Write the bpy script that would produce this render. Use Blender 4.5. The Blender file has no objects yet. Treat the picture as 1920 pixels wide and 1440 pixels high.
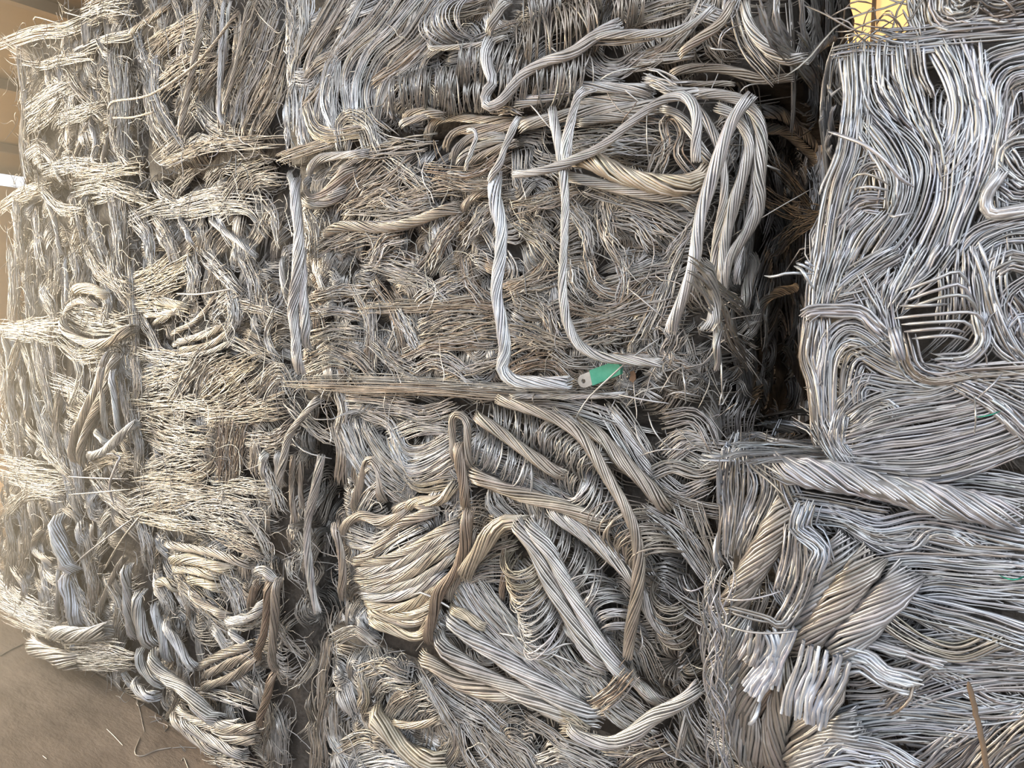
import bpy, math
import numpy as np

# ------------------------------------------------------------------ camera, world, light, exposure
CAM = np.array([0.0, 0.0, 1.5]); YAW = 35.0; PITCH = 5.8; FPX = 1276.0
scene = bpy.context.scene
COL = scene.collection
cam_data = bpy.data.cameras.new("camera")
cam_data.sensor_width = 36.0
cam_data.lens = 36.0 * FPX / 1920.0
cam_data.clip_start = 0.02
cam = bpy.data.objects.new("camera", cam_data)
COL.objects.link(cam)
cam.location = CAM
cam.rotation_euler = (math.radians(90 - PITCH), 0, math.radians(YAW))
scene.camera = cam

world = bpy.data.worlds.new("world")
scene.world = world
world.use_nodes = True
bg = world.node_tree.nodes["Background"]
bg.inputs[0].default_value = (0.92, 0.95, 1.0, 1)
bg.inputs[1].default_value = 1.15

def area(name, loc, target, sx, sy, power, color):
    ld = bpy.data.lights.new(name, 'AREA')
    ld.shape = 'RECTANGLE'; ld.size = sx; ld.size_y = sy
    ld.energy = power; ld.color = color
    o = bpy.data.objects.new(name, ld); COL.objects.link(o)
    o.location = loc
    d = np.array(target, float) - np.array(loc, float)
    from mathutils import Vector
    o.rotation_euler = Vector(d).to_track_quat('-Z', 'Y').to_euler()
    return o
# low evening daylight entering by the open left end of the shed, and the open yard side behind the camera
area("daylight_open_end", (-8.4, -1.0, 2.2), (-2.2, 0.9, 1.3), 3.6, 3.2, 1500, (1.0, 0.71, 0.41))
area("daylight_yard", (2.4, -2.6, 3.4), (-0.8, 1.2, 1.2), 2.2, 1.6, 60, (0.88, 0.94, 1.0))

scene.cycles.max_bounces = 5; scene.cycles.diffuse_bounces = 3; scene.cycles.glossy_bounces = 3
vs = scene.view_settings
vs.view_transform = 'Standard'; vs.look = 'None'; vs.exposure = 0.38; vs.gamma = 1.0
vs.use_curve_mapping = False

# ------------------------------------------------------------------ helpers
def rays(px, py):
    x = (np.asarray(px, float) - 960) / FPX; y = (720 - np.asarray(py, float)) / FPX
    p = math.radians(-PITCH); w = math.radians(YAW)
    f0 = np.array([-math.sin(w), math.cos(w), 0]); rt = np.array([math.cos(w), math.sin(w), 0]); u0 = np.array([0, 0, 1.0])
    f = f0 * math.cos(p) + u0 * math.sin(p); up = u0 * math.cos(p) - f0 * math.sin(p)
    return f + x[..., None] * rt + y[..., None] * up

class Face:
    """a flat face of a bale: axis (0 x, 1 y, 2 z), plane value, outward sign"""
    def __init__(s, axis, val, sign):
        s.axis, s.val, s.sign = axis, val, sign
        s.N = np.zeros(3); s.N[axis] = sign
        s.U, s.V = {1: ([1, 0, 0], [0, 0, 1]), 0: ([0, 1, 0], [0, 0, 1]), 2: ([1, 0, 0], [0, 1, 0])}[axis]
        s.U = np.array(s.U, float); s.V = np.array(s.V, float)
    def hit(s, px, py, lift=0.0):
        d = rays(px, py)
        t = (s.val + s.sign * lift - CAM[s.axis]) / d[..., s.axis]
        return CAM + d * t[..., None]
    def uv(s, P): return np.stack([P @ s.U, P @ s.V], -1)
    def xyz(s, uv, lift):
        P = uv[..., :1] * s.U + uv[..., 1:2] * s.V
        P = P + s.N * lift[..., None]
        P[..., s.axis] += s.val
        return P

def catmull(pts, n):
    pts = np.asarray(pts, float)
    if len(pts) == 2:
        t = np.linspace(0, 1, n)[:, None]; return pts[0] * (1 - t) + pts[1] * t
    P = np.vstack([2 * pts[0] - pts[1], pts, 2 * pts[-1] - pts[-2]])
    out = []
    for i in range(1, len(P) - 2):
        t = np.linspace(0, 1, 24, endpoint=False)[:, None]
        a, b, c, d = P[i - 1], P[i], P[i + 1], P[i + 2]
        out.append(0.5 * (2 * b + (c - a) * t + (2 * a - 5 * b + 4 * c - d) * t ** 2 + (3 * b - a - 3 * c + d) * t ** 3))
    out.append(P[-2:-1]); Q = np.vstack(out)
    L = np.r_[0, np.cumsum(np.linalg.norm(np.diff(Q, axis=0), axis=1))]
    s = np.linspace(0, L[-1], n)
    return np.stack([np.interp(s, L, Q[:, k]) for k in range(Q.shape[1])], 1)

def unit(v): return v / np.maximum(np.linalg.norm(v, axis=-1, keepdims=True), 1e-9)

def world_loc(o):
    p = np.array(o.location)
    while o.parent is not None:
        o = o.parent; p = p + np.array(o.location)
    return p

class Wires:
    """collects batches of wires (n,k,3) and turns them into one tube mesh with a colour per wire"""
    def __init__(s): s.v = []; s.f = []; s.c = []; s.off = 0; s.pieces = []
    def add(s, P, r, col, sides=3, taper=0.35):
        P = np.asarray(P, float)
        if P.ndim == 2: P = P[None]
        n, k, _ = P.shape
        r = np.broadcast_to(np.asarray(r, float), (n,)); col = np.broadcast_to(np.asarray(col, float), (n, 4))
        T = unit(np.gradient(P, axis=1))
        Q = P - P.mean(1, keepdims=True)
        cov = np.einsum('nki,nkj->nij', Q, Q) + np.eye(3) * 1e-12
        e = np.linalg.eigh(cov)[1][:, :, 0][:, None, :]
        N1 = unit(e - (e * T).sum(-1, keepdims=True) * T)
        N2 = np.cross(T, N1)
        a = np.arange(sides) * 2 * np.pi / sides
        R = np.repeat(r[:, None], k, 1); R[:, 0] *= taper; R[:, -1] *= taper
        V = P[:, :, None, :] + R[:, :, None, None] * (np.cos(a)[None, None, :, None] * N1[:, :, None, :] + np.sin(a)[None, None, :, None] * N2[:, :, None, :])
        idx = s.off + np.arange(n * k * sides).reshape(n, k, sides)
        j = np.roll(np.arange(sides), -1)
        F = np.stack([idx[:, :-1, :], idx[:, :-1, j], idx[:, 1:, j], idx[:, 1:, :]], -1).reshape(-1, 4)
        s.v.append(V.reshape(-1, 3)); s.f.append(F)
        s.c.append(np.repeat(col, k * sides, axis=0)); s.off += n * k * sides
    def build(s, name, mat, parent=None):
        V = np.concatenate(s.v); F = np.concatenate(s.f); C = np.concatenate(s.c)
        origin = V.mean(0)
        me = bpy.data.meshes.new(name)
        me.vertices.add(len(V)); me.vertices.foreach_set("co", (V - origin).astype(np.float32).ravel())
        me.loops.add(F.size); me.loops.foreach_set("vertex_index", F.astype(np.int32).ravel())
        me.polygons.add(len(F)); me.polygons.foreach_set("loop_start", np.arange(0, F.size, 4, dtype=np.int32))
        me.polygons.foreach_set("use_smooth", np.ones(len(F), dtype=bool))
        at = me.attributes.new("wc", 'FLOAT_COLOR', 'POINT'); at.data.foreach_set("color", C.astype(np.float32).ravel())
        me.update(calc_edges=True)
        me.materials.append(mat)
        o = bpy.data.objects.new(name, me); COL.objects.link(o)
        if parent is not None:
            o.parent = parent; o.location = origin - world_loc(parent)
        else: o.location = origin
        return o

def mesh_obj(name, verts, faces, mat, parent=None, smooth=False):
    verts = np.asarray(verts, float); origin = verts.mean(0)
    me = bpy.data.meshes.new(name); me.from_pydata((verts - origin).tolist(), [], faces); me.update()
    if smooth: me.polygons.foreach_set("use_smooth", np.ones(len(me.polygons), dtype=bool))
    me.materials.append(mat)
    o = bpy.data.objects.new(name, me); COL.objects.link(o)
    if parent is not None: o.parent = parent; o.location = origin - world_loc(parent)
    else: o.location = origin
    return o

def box_verts(x0, x1, y0, y1, z0, z1):
    return [(x, y, z) for z in (z0, z1) for y in (y0, y1) for x in (x0, x1)]
BOX_F = [(0, 2, 3, 1), (4, 5, 7, 6), (0, 1, 5, 4), (2, 6, 7, 3), (0, 4, 6, 2), (1, 3, 7, 5)]

def nodes_mat(name):
    m = bpy.data.materials.new(name); m.use_nodes = True
    nt = m.node_tree; return m, nt, nt.nodes["Principled BSDF"]

def wire_material():
    m, nt, b = nodes_mat("weathered_aluminium_wire")
    a = nt.nodes.new("ShaderNodeAttribute"); a.attribute_name = "wc"
    tc = nt.nodes.new("ShaderNodeTexCoord")
    n = nt.nodes.new("ShaderNodeTexNoise"); n.inputs["Scale"].default_value = 28; n.inputs["Detail"].default_value = 4
    nt.links.new(tc.outputs["Object"], n.inputs["Vector"])
    mr = nt.nodes.new("ShaderNodeMapRange"); mr.inputs[1].default_value = 0.3; mr.inputs[2].default_value = 0.7
    mr.inputs[3].default_value = 0.72; mr.inputs[4].default_value = 1.18
    nt.links.new(n.outputs[0], mr.inputs[0])
    mx = nt.nodes.new("ShaderNodeVectorMath"); mx.operation = 'SCALE'
    nt.links.new(a.outputs["Color"], mx.inputs[0]); nt.links.new(mr.outputs[0], mx.inputs["Scale"])
    nt.links.new(mx.outputs[0], b.inputs["Base Color"])
    nt.links.new(a.outputs["Alpha"], b.inputs["Roughness"])
    b.inputs["Metallic"].default_value = 0.6
    return m
WIRE = wire_material()

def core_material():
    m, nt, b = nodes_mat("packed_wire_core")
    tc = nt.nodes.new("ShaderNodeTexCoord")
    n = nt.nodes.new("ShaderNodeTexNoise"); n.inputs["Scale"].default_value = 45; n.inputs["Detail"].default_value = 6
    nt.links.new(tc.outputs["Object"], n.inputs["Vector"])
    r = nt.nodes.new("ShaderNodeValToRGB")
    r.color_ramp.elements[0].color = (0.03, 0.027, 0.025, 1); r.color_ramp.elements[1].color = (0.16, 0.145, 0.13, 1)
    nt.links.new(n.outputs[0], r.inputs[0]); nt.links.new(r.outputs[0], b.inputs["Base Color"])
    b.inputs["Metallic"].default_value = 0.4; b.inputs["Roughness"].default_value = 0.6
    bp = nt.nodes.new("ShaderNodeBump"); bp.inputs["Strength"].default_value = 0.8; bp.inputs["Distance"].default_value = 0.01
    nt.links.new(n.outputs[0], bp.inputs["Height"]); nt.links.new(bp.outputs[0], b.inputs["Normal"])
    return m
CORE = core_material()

def plain(name, c1, c2, scale, rough=0.85, bump=0.3, dist=0.01, stretch=(1, 1, 1), metallic=0.0):
    m, nt, b = nodes_mat(name)
    tc = nt.nodes.new("ShaderNodeTexCoord"); mp = nt.nodes.new("ShaderNodeMapping")
    mp.inputs["Scale"].default_value = stretch
    nt.links.new(tc.outputs["Object"], mp.inputs["Vector"])
    n = nt.nodes.new("ShaderNodeTexNoise"); n.inputs["Scale"].default_value = scale; n.inputs["Detail"].default_value = 8
    n.inputs["Roughness"].default_value = 0.62
    nt.links.new(mp.outputs[0], n.inputs["Vector"])
    r = nt.nodes.new("ShaderNodeValToRGB")
    r.color_ramp.elements[0].position = 0.3; r.color_ramp.elements[1].position = 0.72
    r.color_ramp.elements[0].color = (*c1, 1); r.color_ramp.elements[1].color = (*c2, 1)
    nt.links.new(n.outputs[0], r.inputs[0]); nt.links.new(r.outputs[0], b.inputs["Base Color"])
    b.inputs["Roughness"].default_value = rough; b.inputs["Metallic"].default_value = metallic
    if bump:
        bp = nt.nodes.new("ShaderNodeBump"); bp.inputs["Strength"].default_value = bump; bp.inputs["Distance"].default_value = dist
        nt.links.new(n.outputs[0], bp.inputs["Height"]); nt.links.new(bp.outputs[0], b.inputs["Normal"])
    return m

# ------------------------------------------------------------------ the shed
def struct(o, label=None):
    o["kind"] = "structure"
    if label: o["label"] = label
    return o
M_FLOOR = plain("dusty_brown_floor", (0.17, 0.125, 0.09), (0.33, 0.25, 0.185), 3.5, 0.9, 0.6, 0.03, (1, 2.5, 1))
M_ROOF = plain("brown_roof_sheet", (0.15, 0.10, 0.055), (0.22, 0.155, 0.085), 1.5, 0.7, 0.1)
M_BEAM = plain("roof_purlin", (0.10, 0.07, 0.045), (0.16, 0.11, 0.07), 4, 0.7, 0.1)
M_WALL = plain("tan_shed_wall", (0.30, 0.22, 0.15), (0.38, 0.29, 0.20), 2, 0.85, 0.1)
struct(mesh_obj("floor", [(-30, -30, 0), (30, -30, 0), (30, 8, 0), (-30, 8, 0)], [(0, 1, 2, 3)], M_FLOOR))
def roof_z(x): return 3.2 + 0.22 * (x + 9)
ceil = struct(mesh_obj("ceiling", [(-9.4, -0.6, roof_z(-9.4)), (5, -0.6, roof_z(5)), (5, 7.2, roof_z(5)), (-9.4, 7.2, roof_z(-9.4)),
    (-9.4, -0.6, roof_z(-9.4) + .05), (5, -0.6, roof_z(5) + .05), (5, 7.2, roof_z(5) + .05), (-9.4, 7.2, roof_z(-9.4) + .05)],
    [(0, 3, 2, 1), (4, 5, 6, 7), (0, 1, 5, 4), (1, 2, 6, 5), (2, 3, 7, 6), (3, 0, 4, 7)], M_ROOF))
for i in range(9):
    x = -8.6 + i * 1.3; z = roof_z(x)
    o = mesh_obj("purlin", box_verts(x - .04, x + .04, -0.5, 7.1, z - .09, z - .005), BOX_F, M_BEAM, ceil)
for i in range(5):
    y = 0.4 + i * 1.5
    vs_ = []
    for dz in (-.16, -.09):
        for yy in (y - .04, y + .04):
            for x in (-9.2, 4.8): vs_.append((x, yy, roof_z(x) + dz))
    mesh_obj("rafter", vs_, BOX_F, M_BEAM, ceil)
struct(mesh_obj("wall_left", box_verts(-9.25, -9.1, 0.2, 7.2, 0, 2.93), BOX_F, M_WALL))
struct(mesh_obj("wall_back", box_verts(-9.25, 5, 7.05, 7.2, 0, 6.4), BOX_F, M_WALL))
m_pan, nt, b = nodes_mat("sunlit_wall_glow")  # added glowing panel, emission stands in for sunlight on the far wall
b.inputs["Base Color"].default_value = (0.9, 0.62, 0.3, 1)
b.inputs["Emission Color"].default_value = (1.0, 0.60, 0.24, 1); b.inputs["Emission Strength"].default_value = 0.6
pan = struct(mesh_obj("wall_glow_1", box_verts(-1.8, -0.2, 7.0, 7.05, 3.4, 4.7), BOX_F, m_pan), "added amber glow panel imitating sunlight on the back wall")
for i in range(5):  # thin bars dressing the added glow panel
    x = -1.8 + i * 0.4
    mesh_obj("wall_glow_bar", box_verts(x - .015, x + .015, 6.96, 7.0, 3.4, 4.7), BOX_F, M_BEAM, pan)

# ------------------------------------------------------------------ wire bales
PAL = {  # metal tints: silver grey, tan, brown, pale blue-white, gold, dark
    'g': (0.51, 0.50, 0.485), 't': (0.49, 0.45, 0.40), 'b': (0.36, 0.30, 0.25), 'w': (0.70, 0.73, 0.77),
    'o': (0.58, 0.53, 0.44), 'd': (0.20, 0.19, 0.19), 'G': (0.05, 0.42, 0.28), 's': (0.60, 0.60, 0.605), 'm': (0.42, 0.385, 0.345)}
FWD = rays(np.array(960.), np.array(720.))
def px_scale(P): return float(np.mean((np.atleast_2d(P) - CAM) @ FWD)) / FPX

ROUGH = [0.34]; TONE = [np.ones(3)]
def tint(rng, key, n, jit=0.14):
    c = np.array(PAL[key]) * TONE[0] * (1 + rng.normal(0, jit, (n, 1))) * (1 + rng.normal(0, 0.012, (n, 3)))
    return np.c_[np.clip(c, 0.02, 0.9), np.clip(rng.normal(ROUGH[0], 0.07, n), 0.2, 0.62)]

def sines(rng, n, k, u, amp, f=(0.6, 2.2)):
    """smooth wander per wire"""
    a = rng.uniform(*f, (n, 1)); p = rng.uniform(0, 6.28, (n, 1)); a2 = rng.uniform(*f, (n, 1)) * 2; p2 = rng.uniform(0, 6.28, (n, 1))
    return amp * (np.sin(a * 6.28 * u + p) + 0.5 * np.sin(a2 * 6.28 * u + p2))

def guide_frame(G, N):
    T = unit(np.gradient(G, axis=0)); B = unit(np.cross(N, T)); return T, B

def flow(W, rng, G, N, w, r, key, o):
    """a ribbon of wires lying side by side along a guide"""
    n = int(o.get('n', max(4, min(70, w / (2 * r) * 1.38)))); k = len(G)
    jit = o.get('j', o['jit']); fan0, fan1 = o.get('a', rng.uniform(1 - o['fan'], 1 + o['fan'])), o.get('b', rng.uniform(1 - o['fan'], 1 + o['fan']))
    rag = 0.06 if o.get('e') else o['rag']
    u = np.linspace(0, 1, k)[None, :]
    T, B = guide_frame(G, N)
    s = (np.arange(n) + rng.uniform(0.1, 0.9, n)) / n * 2 - 1
    t0 = rng.uniform(0, 1, n)[:, None] ** 1.8 * rag; t1 = 1 - rng.uniform(0, 1, n)[:, None] ** 1.8 * rag
    uu = t0 + (t1 - t0) * u
    gi = uu * (k - 1); i0 = np.clip(gi.astype(int), 0, k - 2); fr = (gi - i0)[..., None]
    Gp = G[i0] * (1 - fr) + G[i0 + 1] * fr; Bp = unit(B[i0] * (1 - fr) + B[i0 + 1] * fr)
    fan = fan0 + (fan1 - fan0) * uu
    lat = (s[:, None] + rng.normal(0, 0.12, (n, 1)) * (u - 0.5) * 2) * fan * w / 2 + sines(rng, n, k, u, jit * w * 0.5)
    h = o.get('h', 0.17) * w
    dep = h * np.sqrt(np.clip(1 - np.minimum(abs(s), 1) ** 2, 0, 1))[:, None] - rng.uniform(0, 1, (n, 1)) * 1.6 * r + sines(rng, n, k, u, r * 0.9)
    e = np.minimum(uu, 1 - uu); dip = np.clip(1 - e / 0.10, 0, 1) ** 2
    dep = dep - dip * (0.4 * h + 1.2 * r) * (0.0 if o.get('e') else 1.0)
    P = Gp + Bp * lat[..., None] + N * dep[..., None]
    C = tint(rng, key, n)
    mix = rng.uniform(0, 1, n) < 0.38
    if mix.any() and not o.get('e'): C[mix] = np.concatenate([tint(rng, k_, 1) for k_ in rng.choice(list(o['keys']), mix.sum())])
    rr_ = r * rng.uniform(0.85, 1.12, n)
    if o.get('e') and o.get('s'): W.pieces = [(P[i_], rr_[i_], C[i_], 6) for i_ in range(n)]
    else: W.add(P, rr_, C, int(o.get('s', 3)))

def rope(W, rng, G, N, w, r, key, o):
    """a stranded cable: strands twisted round the guide"""
    R = w / 2
    m = int(o.get('n', np.clip(math.pi * R / r * 0.66, 5, 16)))
    sr = R * math.sin(math.pi / m) / (1 + math.sin(math.pi / m)) * 1.04
    L = np.linalg.norm(np.diff(G, axis=0), axis=1).sum()
    k = int(np.clip(L / (w * 0.62), 8, 46))
    Gs = catmull(G[::max(1, len(G) // 14)] if len(G) > 20 else G, k) if len(G) != k else G
    T, B = guide_frame(Gs, N)
    s = np.linspace(0, L, k)
    tw = o.get('p', rng.choice([-1, 1]) * rng.uniform(9, 16))
    a = np.arange(m)[:, None] / m * 2 * np.pi + s[None, :] / (tw * w) * 2 * np.pi + rng.normal(0, 0.07, (m, 1))
    fl = o.get('f', 0.85); rr = (R - sr) * (1 + rng.normal(0, 0.05, (m, 1)))
    wob = (1 + sines(rng, m, k, np.linspace(0, 1, k)[None], 0.04)) * (1 + sines(rng, 1, k, np.linspace(0, 1, k)[None], 0.09, (0.5, 2.5)))
    e = np.minimum(s, L - s) / L
    fray = 1 + np.clip(1 - e / 0.07, 0, 1) * o.get('y', 0.10)
    P = Gs[None] + B[None] * (np.cos(a) * rr * wob * fray)[..., None] + N * (np.sin(a) * rr * fl * wob * fray)[..., None]
    cut = rng.uniform(0, 0.02, (m, 1))
    C = tint(rng, key, m, 0.09)
    if o.get('split'): W.pieces = [(P[i_], sr, C[i_], 5) for i_ in range(m)]
    else: W.add(P, sr, C, 4)
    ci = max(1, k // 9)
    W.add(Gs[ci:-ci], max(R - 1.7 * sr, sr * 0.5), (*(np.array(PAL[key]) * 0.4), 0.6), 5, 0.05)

def coil(W, rng, G, N, w, r, key, o):
    """a sprung coil: loops of wire threaded along a guide"""
    L = np.linalg.norm(np.diff(G, axis=0), axis=1).sum()
    n = int(o.get('n', np.clip(L / (r * 1.7), 14, 130)))
    T, B = guide_frame(G, N)
    u = np.sort(rng.uniform(0, 1, n)); gi = u * (len(G) - 1); i0 = np.clip(gi.astype(int), 0, len(G) - 2); fr = (gi - i0)[:, None]
    c = G[i0] * (1 - fr) + G[i0 + 1] * fr; t = unit(T[i0] * (1 - fr) + T[i0 + 1] * fr); b = unit(B[i0])
    k = 15
    a = np.linspace(-0.62, np.pi + 0.62, k)[None] + rng.normal(0, 0.25, (n, 1))
    R = w / 2 * (1 + rng.normal(0, 0.065, (n, 1)))
    tilt = o.get('t', rng.choice([-.75, .75])) + rng.normal(0, 0.15, (n, 1)); sk = rng.normal(0, 0.16, (n, 1))
    x = np.cos(a) * R; z = np.sin(a) * R * o.get('f', 0.95)
    P = c[:, None] + b[:, None] * (x + rng.normal(0, 0.018 * w, (n, 1)))[..., None] + N * (z * rng.uniform(0.85, 1.08, (n, 1)) - 0.08 * w)[..., None] \
        + t[:, None] * (z * tilt + x * sk)[..., None]
    W.add(P, r * rng.uniform(0.85, 1.1, n), tint(rng, key, n, 0.16), 3)

def burst(W, rng, G, N, w, r, key, o):
    """the end of a coil seen from its mouth: wires arching out from a dark middle"""
    n = int(o.get('n', 90)); c = G[0]
    U = unit(np.cross(N, [0.13, 0.2, 1.0])); V = np.cross(N, U)
    a = rng.uniform(0, 2 * np.pi, n)[:, None]; k = 10; q = np.linspace(0.06, 1, k)[None]
    R = w / 2 * rng.uniform(0.75, 1.1, (n, 1))
    sw = a + 0.5 * (q - 0.2) * rng.uniform(0.2, 1.3, (n, 1))
    dep = w * 0.30 * np.sin(q * np.pi * 0.95) * rng.uniform(0.7, 1.1, (n, 1)) - 0.02
    P = c + (U * np.cos(sw)[..., None] + V * np.sin(sw)[..., None]) * (q * R)[..., None] + N * dep[..., None]
    W.add(P, r * rng.uniform(0.85, 1.1, n), tint(rng, key, n, 0.16), 3)

def single(W, rng, G, N, w, r, key, o):
    W.add(G, w / 2, tint(rng, key, 1, 0.08), 5)

def poly_in(pts, poly):
    x, y = pts[:, 0], pts[:, 1]; ins = np.zeros(len(pts), bool); j = len(poly) - 1
    for i in range(len(poly)):
        xi, yi = poly[i]; xj, yj = poly[j]
        ins ^= ((yi > y) != (yj > y)) & (x < (xj - xi) * (y - yi) / (yj - yi + 1e-12) + xi); j = i
    return ins

def tufts(W, rng, face, poly, r, keys, ang=0.0, spread=0.9, L=0.10, wid=0.05, curv=1.6, dens=2.6, lift=0.014, rnd=0.35, k=6, edge=None):
    """compressed wire: small tufts of side-by-side bent wires, oriented by a smooth field"""
    poly = np.asarray(poly); lo, hi = poly.min(0), poly.max(0)
    ar = 0.5 * abs(np.dot(poly[:, 0], np.roll(poly[:, 1], -1)) - np.dot(poly[:, 1], np.roll(poly[:, 0], -1)))
    n = int(0.85 * dens * ar / (L * wid)); 
    c = rng.uniform(lo, hi, (int(n * 1.2 * np.prod(hi - lo) / max(ar, 1e-6)) + 4, 2)); c = c[poly_in(c, poly)][:n]; n = len(c)
    if n == 0: return
    fld = np.zeros(n)
    for _ in range(4):
        kx = rng.normal(0, 9, 2); fld += np.sin(c @ kx + rng.uniform(0, 6.28))
    th = ang + spread * fld * 0.7 + rng.normal(0, rnd, n)
    ka = rng.normal(0, curv, n); Ls = L * rng.lognormal(0, 0.35, n); Ws = wid * rng.lognormal(0, 0.35, n); sb = rng.normal(0, 0.10, n)
    m = np.clip((Ws / (2 * r) * 1.15), 3, 26).astype(int)
    lf = lift * rng.uniform(-0.6, 1.25, n)
    T = np.repeat(np.arange(n), m); N_ = len(T)
    s = np.concatenate([(np.arange(q) + 0.5) / q * 2 - 1 for q in m]) + rng.normal(0, 0.05, N_)
    q = np.linspace(-0.5, 0.5, k)[None] + rng.normal(0, 0.10, (N_, 1))
    q = q * rng.uniform(0.7, 1.12, (N_, 1))
    l = Ls[T][:, None]; kap = (ka[T] + rng.normal(0, 0.12, N_))[:, None] / l; kap = np.where(abs(kap) < 1e-3, 1e-3, kap)
    sq = q * l; hd = kap * sq
    x = np.sin(hd) / kap; y = (1 - np.cos(hd)) / kap + sb[T][:, None] * l * np.sin(2 * np.pi * q)
    w = (s * Ws[T] / 2)[:, None] * (1 + 0.35 * q)
    x = x - np.sin(hd) * w; y = y + np.cos(hd) * w
    t = (th[T] + rng.normal(0, 0.05, N_))[:, None]
    uv = np.stack([c[T][:, :1] + np.cos(t) * x - np.sin(t) * y, c[T][:, 1:] + np.sin(t) * x + np.cos(t) * y], -1)
    d = lf[T][:, None] + (Ws[T] * 0.14 * np.sqrt(np.clip(1 - s ** 2, 0, 1)))[:, None] - (0.007 + 0.035 * l) * (2 * q) ** 2 * 0.9 + rng.normal(0, r * 0.5, (N_, 1))
    if edge is not None:
        (a0, a1), (b0, b1) = edge
        dd = np.minimum(np.minimum(uv[..., 0] - a0, a1 - uv[..., 0]), np.minimum(uv[..., 1] - b0, b1 - uv[..., 1]))
        d = d - 0.055 * np.clip(1 - dd / 0.07, 0, 1.2) ** 2
    P = face.xyz(uv, d)
    kk = rng.choice(list(keys), n)
    base = np.array([PAL[z] for z in kk]) * TONE[0] * (1 + rng.normal(0, 0.15, (n, 1)))
    C = base[T] * (1 + rng.normal(0, 0.13, (N_, 1)))
    C = np.c_[np.clip(C, 0.03, 0.9), np.clip(rng.normal(ROUGH[0] + .02, 0.07, N_), 0.2, 0.65)]
    W.add(P, r * rng.uniform(0.8, 1.15, N_), C, 3)

KIND = {'F': (flow, 'wire_bundle'), 'R': (rope, 'stranded_cable'), 'K': (coil, 'wire_coil'), 'L': (single, 'loose_wire'), 'B': (burst, 'wire_rosette')}

def make_core(root, box, rng, inset):
    x0, x1, y0, y1, z0, z1 = box
    n = 9; V = []; F = []; idx = {}
    def vid(i, j, k):
        if (i, j, k) in idx: return idx[i, j, k]
        p = np.array([x0 + inset * .3 + (x1 - x0 - inset * .6) * i / n, y0 + inset + (y1 - y0 - inset * 1.3) * j / n, z0 + (z1 - z0) * k / n])
        if 0 < k < n: p += rng.normal(0, 0.007, 3)
        # slightly pinched edges, as a pressed bale has
        idx[i, j, k] = len(V); V.append(p); return idx[i, j, k]
    for a in range(n):
        for b in range(n):
            for lohi in (0, n):
                q = [(a, b), (a + 1, b), (a + 1, b + 1), (a, b + 1)]
                F.append([vid(i, j, lohi) for i, j in (q[::-1] if lohi == 0 else q)])
                F.append([vid(i, lohi, j) for i, j in (q if lohi == 0 else q[::-1])])
                F.append([vid(lohi, i, j) for i, j in (q[::-1] if lohi == 0 else q)])
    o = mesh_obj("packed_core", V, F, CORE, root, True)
    return o

def hit_px(face, pts, lift): return face.hit(np.array([p[0] for p in pts]), np.array([p[1] for p in pts]), lift)

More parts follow.
